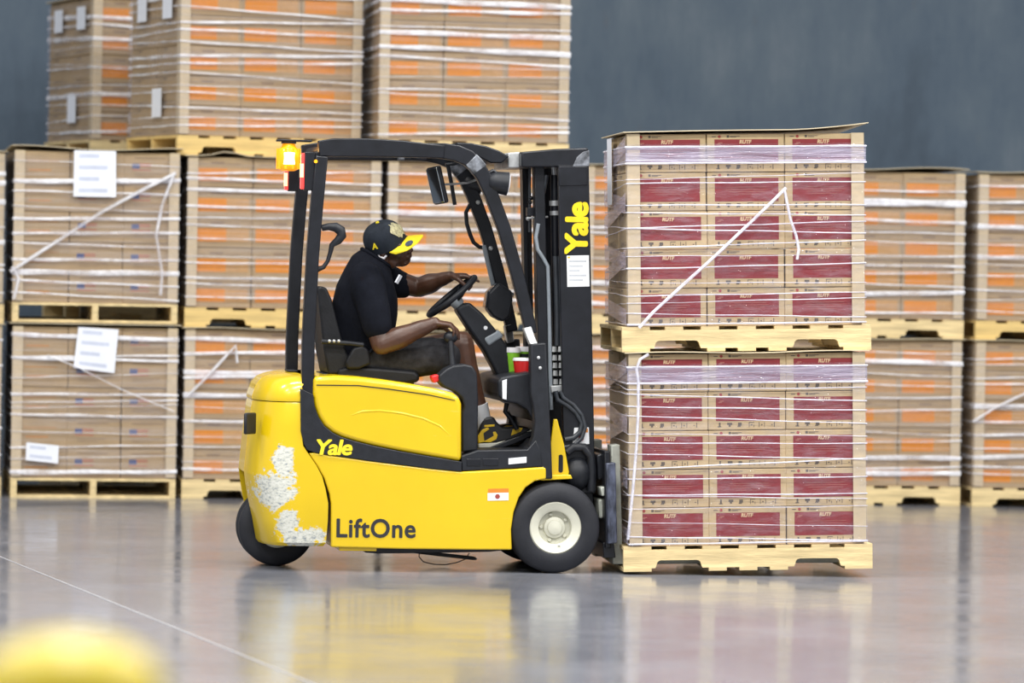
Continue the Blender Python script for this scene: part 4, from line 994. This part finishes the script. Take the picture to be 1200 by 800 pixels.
# legs
KR, AR = P(540, 402, -.15), P(566, 496, -.13)
limb(body, [P(425, 425, -.10), P(480, 418, -.14), KR], [.085, .082, .064])
limb(body, [KR, KR.lerp(AR, .30)+Vector((-.012, 0, 0)), KR.lerp(AR, .75), AR], [.064, .062, .043, .037])
KL, AL = P(532, 402, .17), P(566, 496, .15)
limb(body, [P(425, 425, .10), P(480, 418, .14), KL], [.085, .082, .064])
limb(body, [KL, KL.lerp(AL, .30)+Vector((-.012, 0, 0)), KL.lerp(AL, .75), AL], [.064, .062, .043, .037])
limb(body, [P(423, 425, 0), P(428, 360, 0), P(434, 325, 0)], [.12, .12, .10])
pbuild(smooth_remesh(body, 'body', .0048, 4, .5, M['skin']), 'body')
# eyes
for s in (-1, 1):
    c = MH @ Vector((.085, s*.031, -.004))
    me = MB().ball(c, .0125).mesh('eye', M['white'], 60); e = pbuild(me, 'eye')
    me = MB().ball(MH @ Vector((.0945, s*.032, -.006)), .0055).mesh('iris', M['shoe_black'], 60); pbuild(me, 'iris', e)
me = MB().ball(MH @ Vector((-.002, -.090, -.043)), .0045).mesh('earring', M['steel'], 60); pbuild(me, 'earring')
me = MB().tube([MH @ Vector(v) for v in ((.016, -.078, -.012), (.004, -.088, -.022), (-.018, -.085, -.012), (-.026, -.080, .006))], .006, 8).mesh('ear_hook', M['white'], 60); pbuild(me, 'ear_hook')
# short hair under the cap
hr = MB().ball((-.010, 0, .022), (.100, .079, .094), None, 20, 12)
hr.v = [v for v in hr.v]; hr.xform(MH); 
hairm = mat('short_black_hair', (.012, .010, .009), .9, bmp=.4, bscale=200)
pbuild(hr.mesh('hair', hairm, 60), 'hair')
# ---- t-shirt
def ell(px, py, rx, ry, y=0, lean=0):
    c = P(px, py, y); out = []
    for k in range(28):
        a = 2*PI*k/28; sx = math.copysign(abs(math.cos(a))**.85, math.cos(a)); sy = math.copysign(abs(math.sin(a))**.85, math.sin(a))
        out.append(Vector((c.x+rx*sx, c.y+ry*sy, c.z-lean*rx*sx)))
    return out
tee = MB()
tee.loft([ell(421, 440, .150, .180), ell(422, 420, .160, .188), ell(423, 392, .163, .190), ell(427, 364, .163, .200, 0, .1), ell(430, 342, .150, .205, 0, .2), ell(433, 325, .122, .190, 0, .35), ell(436, 311, .098, .140, 0, .5), ell(440, 303, .074, .085, 0, .6)])
limb(tee, [P(429, 326, -.15), P(432, 340, -.205), P(438, 362, -.238), P(442, 382, -.257)], [.085, .088, .080, .074])
limb(tee, [P(446, 324, .15), P(458, 330, .205), P(470, 334, .22)], [.084, .080, .070])
tb = tee.v
pbuild(smooth_remesh(tee, 't_shirt', .009, 5, .5, M['tee']), 't_shirt')
# collar ring and small chest mark
cl = [v for v in ell(441, 302.5, .072, .080, 0, .62)]
pbuild(MB().tube(cl, .0095, 8, closed=True).mesh('collar', M['tee'], 60), 'collar')
q = P(467, 327, -.08); pbuild(MB().box((-.012, -.004, -.022), (.012, .004, .022), Matrix.Translation(q) @ Matrix.Rotation(.5, 4, 'Y') @ Matrix.Rotation(.9, 4, 'Z')).mesh('chest_print', M['paper']), 'chest_print')
# ---- shorts
so = MB()
so.loft([ell(422, 446, .150, .19), ell(423, 430, .165, .20), ell(424, 412, .160, .192)])
for y0, y1, kx in ((-.10, -.15, 0), (.10, .16, -6)):
    limb(so, [P(428, 426, y0), P(470, 421, (y0+y1)/2), P(505+kx, 417, y1), P(521+kx, 416, y1)], [.104, .101, .096, .097])
pbuild(smooth_remesh(so, 'shorts', .009, 4, .5, M['shorts']), 'shorts')
# seat belt
pbuild(MB().tube([P(a, b, y) for a, b, y in ((418, 442, -.205), (424, 424, -.215), (436, 409, -.19), (450, 404, -.10), (458, 403, 0))], .018, 8, flat=.25).mesh('seat_belt', M['black'], 60), 'seat_belt')
# ---- socks and shoes
for (A_, K_) in ((AR, KR), (AL, KL)):
    d = (K_-A_).normalized(); pbuild(MB().tube([A_-d*.045, A_, A_+d*.05, A_+d*.095], [.040, .043, .047, .050], 16).mesh('sock', M['white_sock'], 60), 'sock')
def shoe(y, dx):
    def pp(pts, y0, y1, name, m, bv, par=None):
        mb = MB(); q = [P(a+dx, b, -.13) for a, b in pts]; mb.prism([(v.x, v.z) for v in q], y+y0, y+y1)
        o = mb.build(name, M[m], None, bv, 3); o.data.transform(PINV); o.parent = par or PE; return o
    up = pp([(559.5, 519), (559, 505), (562, 496), (566, 488.5), (577, 487.5), (581, 494), (588, 500.5), (597, 500), (608, 498.5), (617, 500), (621, 504), (610, 510), (600, 514.5), (580, 519)], -.050, .050, 'shoe', 'shoe_black', .020)
    pp([(559, 526), (559, 519), (580, 518), (600, 513), (612, 507.5), (621, 502.5), (624, 504), (622, 508.5), (605, 517.5), (585, 524)], -.053, .053, 'sole', 'sole', .006, up)
    pp([(559, 518.5), (558.6, 510), (563, 503), (570, 500), (572, 502), (565, 507), (566, 517)], -.0515, .0515, 'heel_patch', 'shoe_yellow', .002, up)
    pp([(564, 517), (570, 514), (577, 510), (576, 505.5), (579, 505), (581.5, 509), (580, 514), (573, 517.5)], -.0525, -.049, 'side_mark', 'shoe_yellow', .001, up)
    pp([(597, 510), (599, 502.5), (603, 500.5), (611, 500.5), (609, 505)], -.0515, .0515, 'toe_patch', 'shoe_yellow', .002, up)
    pp([(566, 497.5), (578, 496.5), (578, 499), (566, 500)], -.0515, .0515, 'ankle_strap', 'shoe_yellow', .001, up)
shoe(-.13, 0); shoe(.15, -2)
# ---- cap
cp = MB(); rings = []
for k in range(0, 9):
    t = PI/2*k/9; rings.append([(( .112 if math.cos(a) < 0 else .108)*math.cos(t)**.8*math.cos(a)-.006, .091*math.cos(t)**.8*math.sin(a), .030+.104*math.sin(t)**.9) for a in [2*PI*j/32 for j in range(32)]])
cp.loft([[Vector((x*1.0, y*1.0, z-.026)) for x, y, z in rings[0]]]+[[Vector(p) for p in g] for g in rings])
MC = MH @ Matrix.Rotation(-.06, 4, 'Y')
cp.xform(MC); cap = pbuild(cp.mesh('cap', M['cap_cloth'], 60), 'cap')
bm_ = MB(); n = 18; top = []; 
def brim_pt(u, v):      # u across -1..1, v out 0..1
    a = u*1.12; xi, yi = .100*math.cos(a)-.004, .090*math.sin(a)
    xo = .192-.075*abs(u)**2.6; yo = .092*u*(1-.06*abs(u))
    x, y = xi+(xo-xi)*v if abs(u) < .98 else xi+(max(xo*.62, xi)-xi)*v, yi+(yo-yi)*v
    return Vector((x, y, .018-.020*(y/.09)**2-.010*v))
vs = []; fs = []; nu, nv = 20, 6
for k in (0, 1):
    for j in range(nv+1):
        for i in range(nu+1):
            p = brim_pt(-1+2*i/nu, j/nv); vs.append(p-Vector((0, 0, .004*k)))
N = (nu+1)*(nv+1); I = lambda i, j, k: k*N+j*(nu+1)+i
for j in range(nv):
    for i in range(nu):
        fs.append((I(i, j, 0), I(i+1, j, 0), I(i+1, j+1, 0), I(i, j+1, 0))); fs.append((I(i, j, 1), I(i, j+1, 1), I(i+1, j+1, 1), I(i+1, j, 1)))
for i in range(nu): fs.append((I(i, nv, 0), I(i+1, nv, 0), I(i+1, nv, 1), I(i, nv, 1)))
for j in range(nv): fs.append((I(0, j, 0), I(0, j+1, 0), I(0, j+1, 1), I(0, j, 1))); fs.append((I(nu, j+1, 0), I(nu, j, 0), I(nu, j, 1), I(nu, j+1, 1)))
pbuild(MB().add(vs, fs).xform(MC).mesh('brim', M['brim'], 60), 'brim', cap)
pbuild(MB().ball((-.006, 0, .1345), (.010, .010, .006)).xform(MC).mesh('cap_button', M['brim'], 60), 'cap_button', cap)
st_ = MB().lathe([(.021, 0), (.021, .002)], brim_pt(-.42, .55)+Vector((0, 0, .0005)), (.08, -.2, 1), 18)
pbuild(st_.xform(MC).mesh('brim_sticker', mat('dark_blue_sticker', (.055, .075, .12), .4, var=.5, scale=60), 40), 'brim_sticker', cap)
# stitched emblem on the front panel, letter on the side
vs = []; fs = []; nu, nv = 12, 9
def dome(az, el, lift=.003):
    t = el; return Vector(((.108+lift)*math.cos(t)**.8*math.cos(az)-.006, (.091+lift)*math.cos(t)**.8*math.sin(az), .030+(.104+lift)*math.sin(t)**.9))
for j in range(nv+1):
    for i in range(nu+1):
        u, v = -1+2*i/nu, j/nv; wv = (.55+.45*math.sin(PI*min(1, v*1.15)))*(1+.12*math.sin(9*v+3*u)); vs.append(dome(-.10+u*.50*wv, .10+.82*v+.05*math.sin(5*u), .003))
for j in range(nv):
    for i in range(nu): a = j*(nu+1)+i; fs.append((a, a+1, a+nu+2, a+nu+1))
pbuild(MB().add(vs, fs).xform(MC).mesh('front_emblem', M['emblem'], 60), 'front_emblem', cap)
tm = text_mesh('A', .040, .0015, .1, M['brim'], .002); 
q = dome(-PI/2-.12, .16, .001); tm.transform(MC @ Matrix.Translation(q) @ Matrix.Rotation(-.22, 4, 'X') @ FACE); pbuild(tm, 'side_letter', cap)
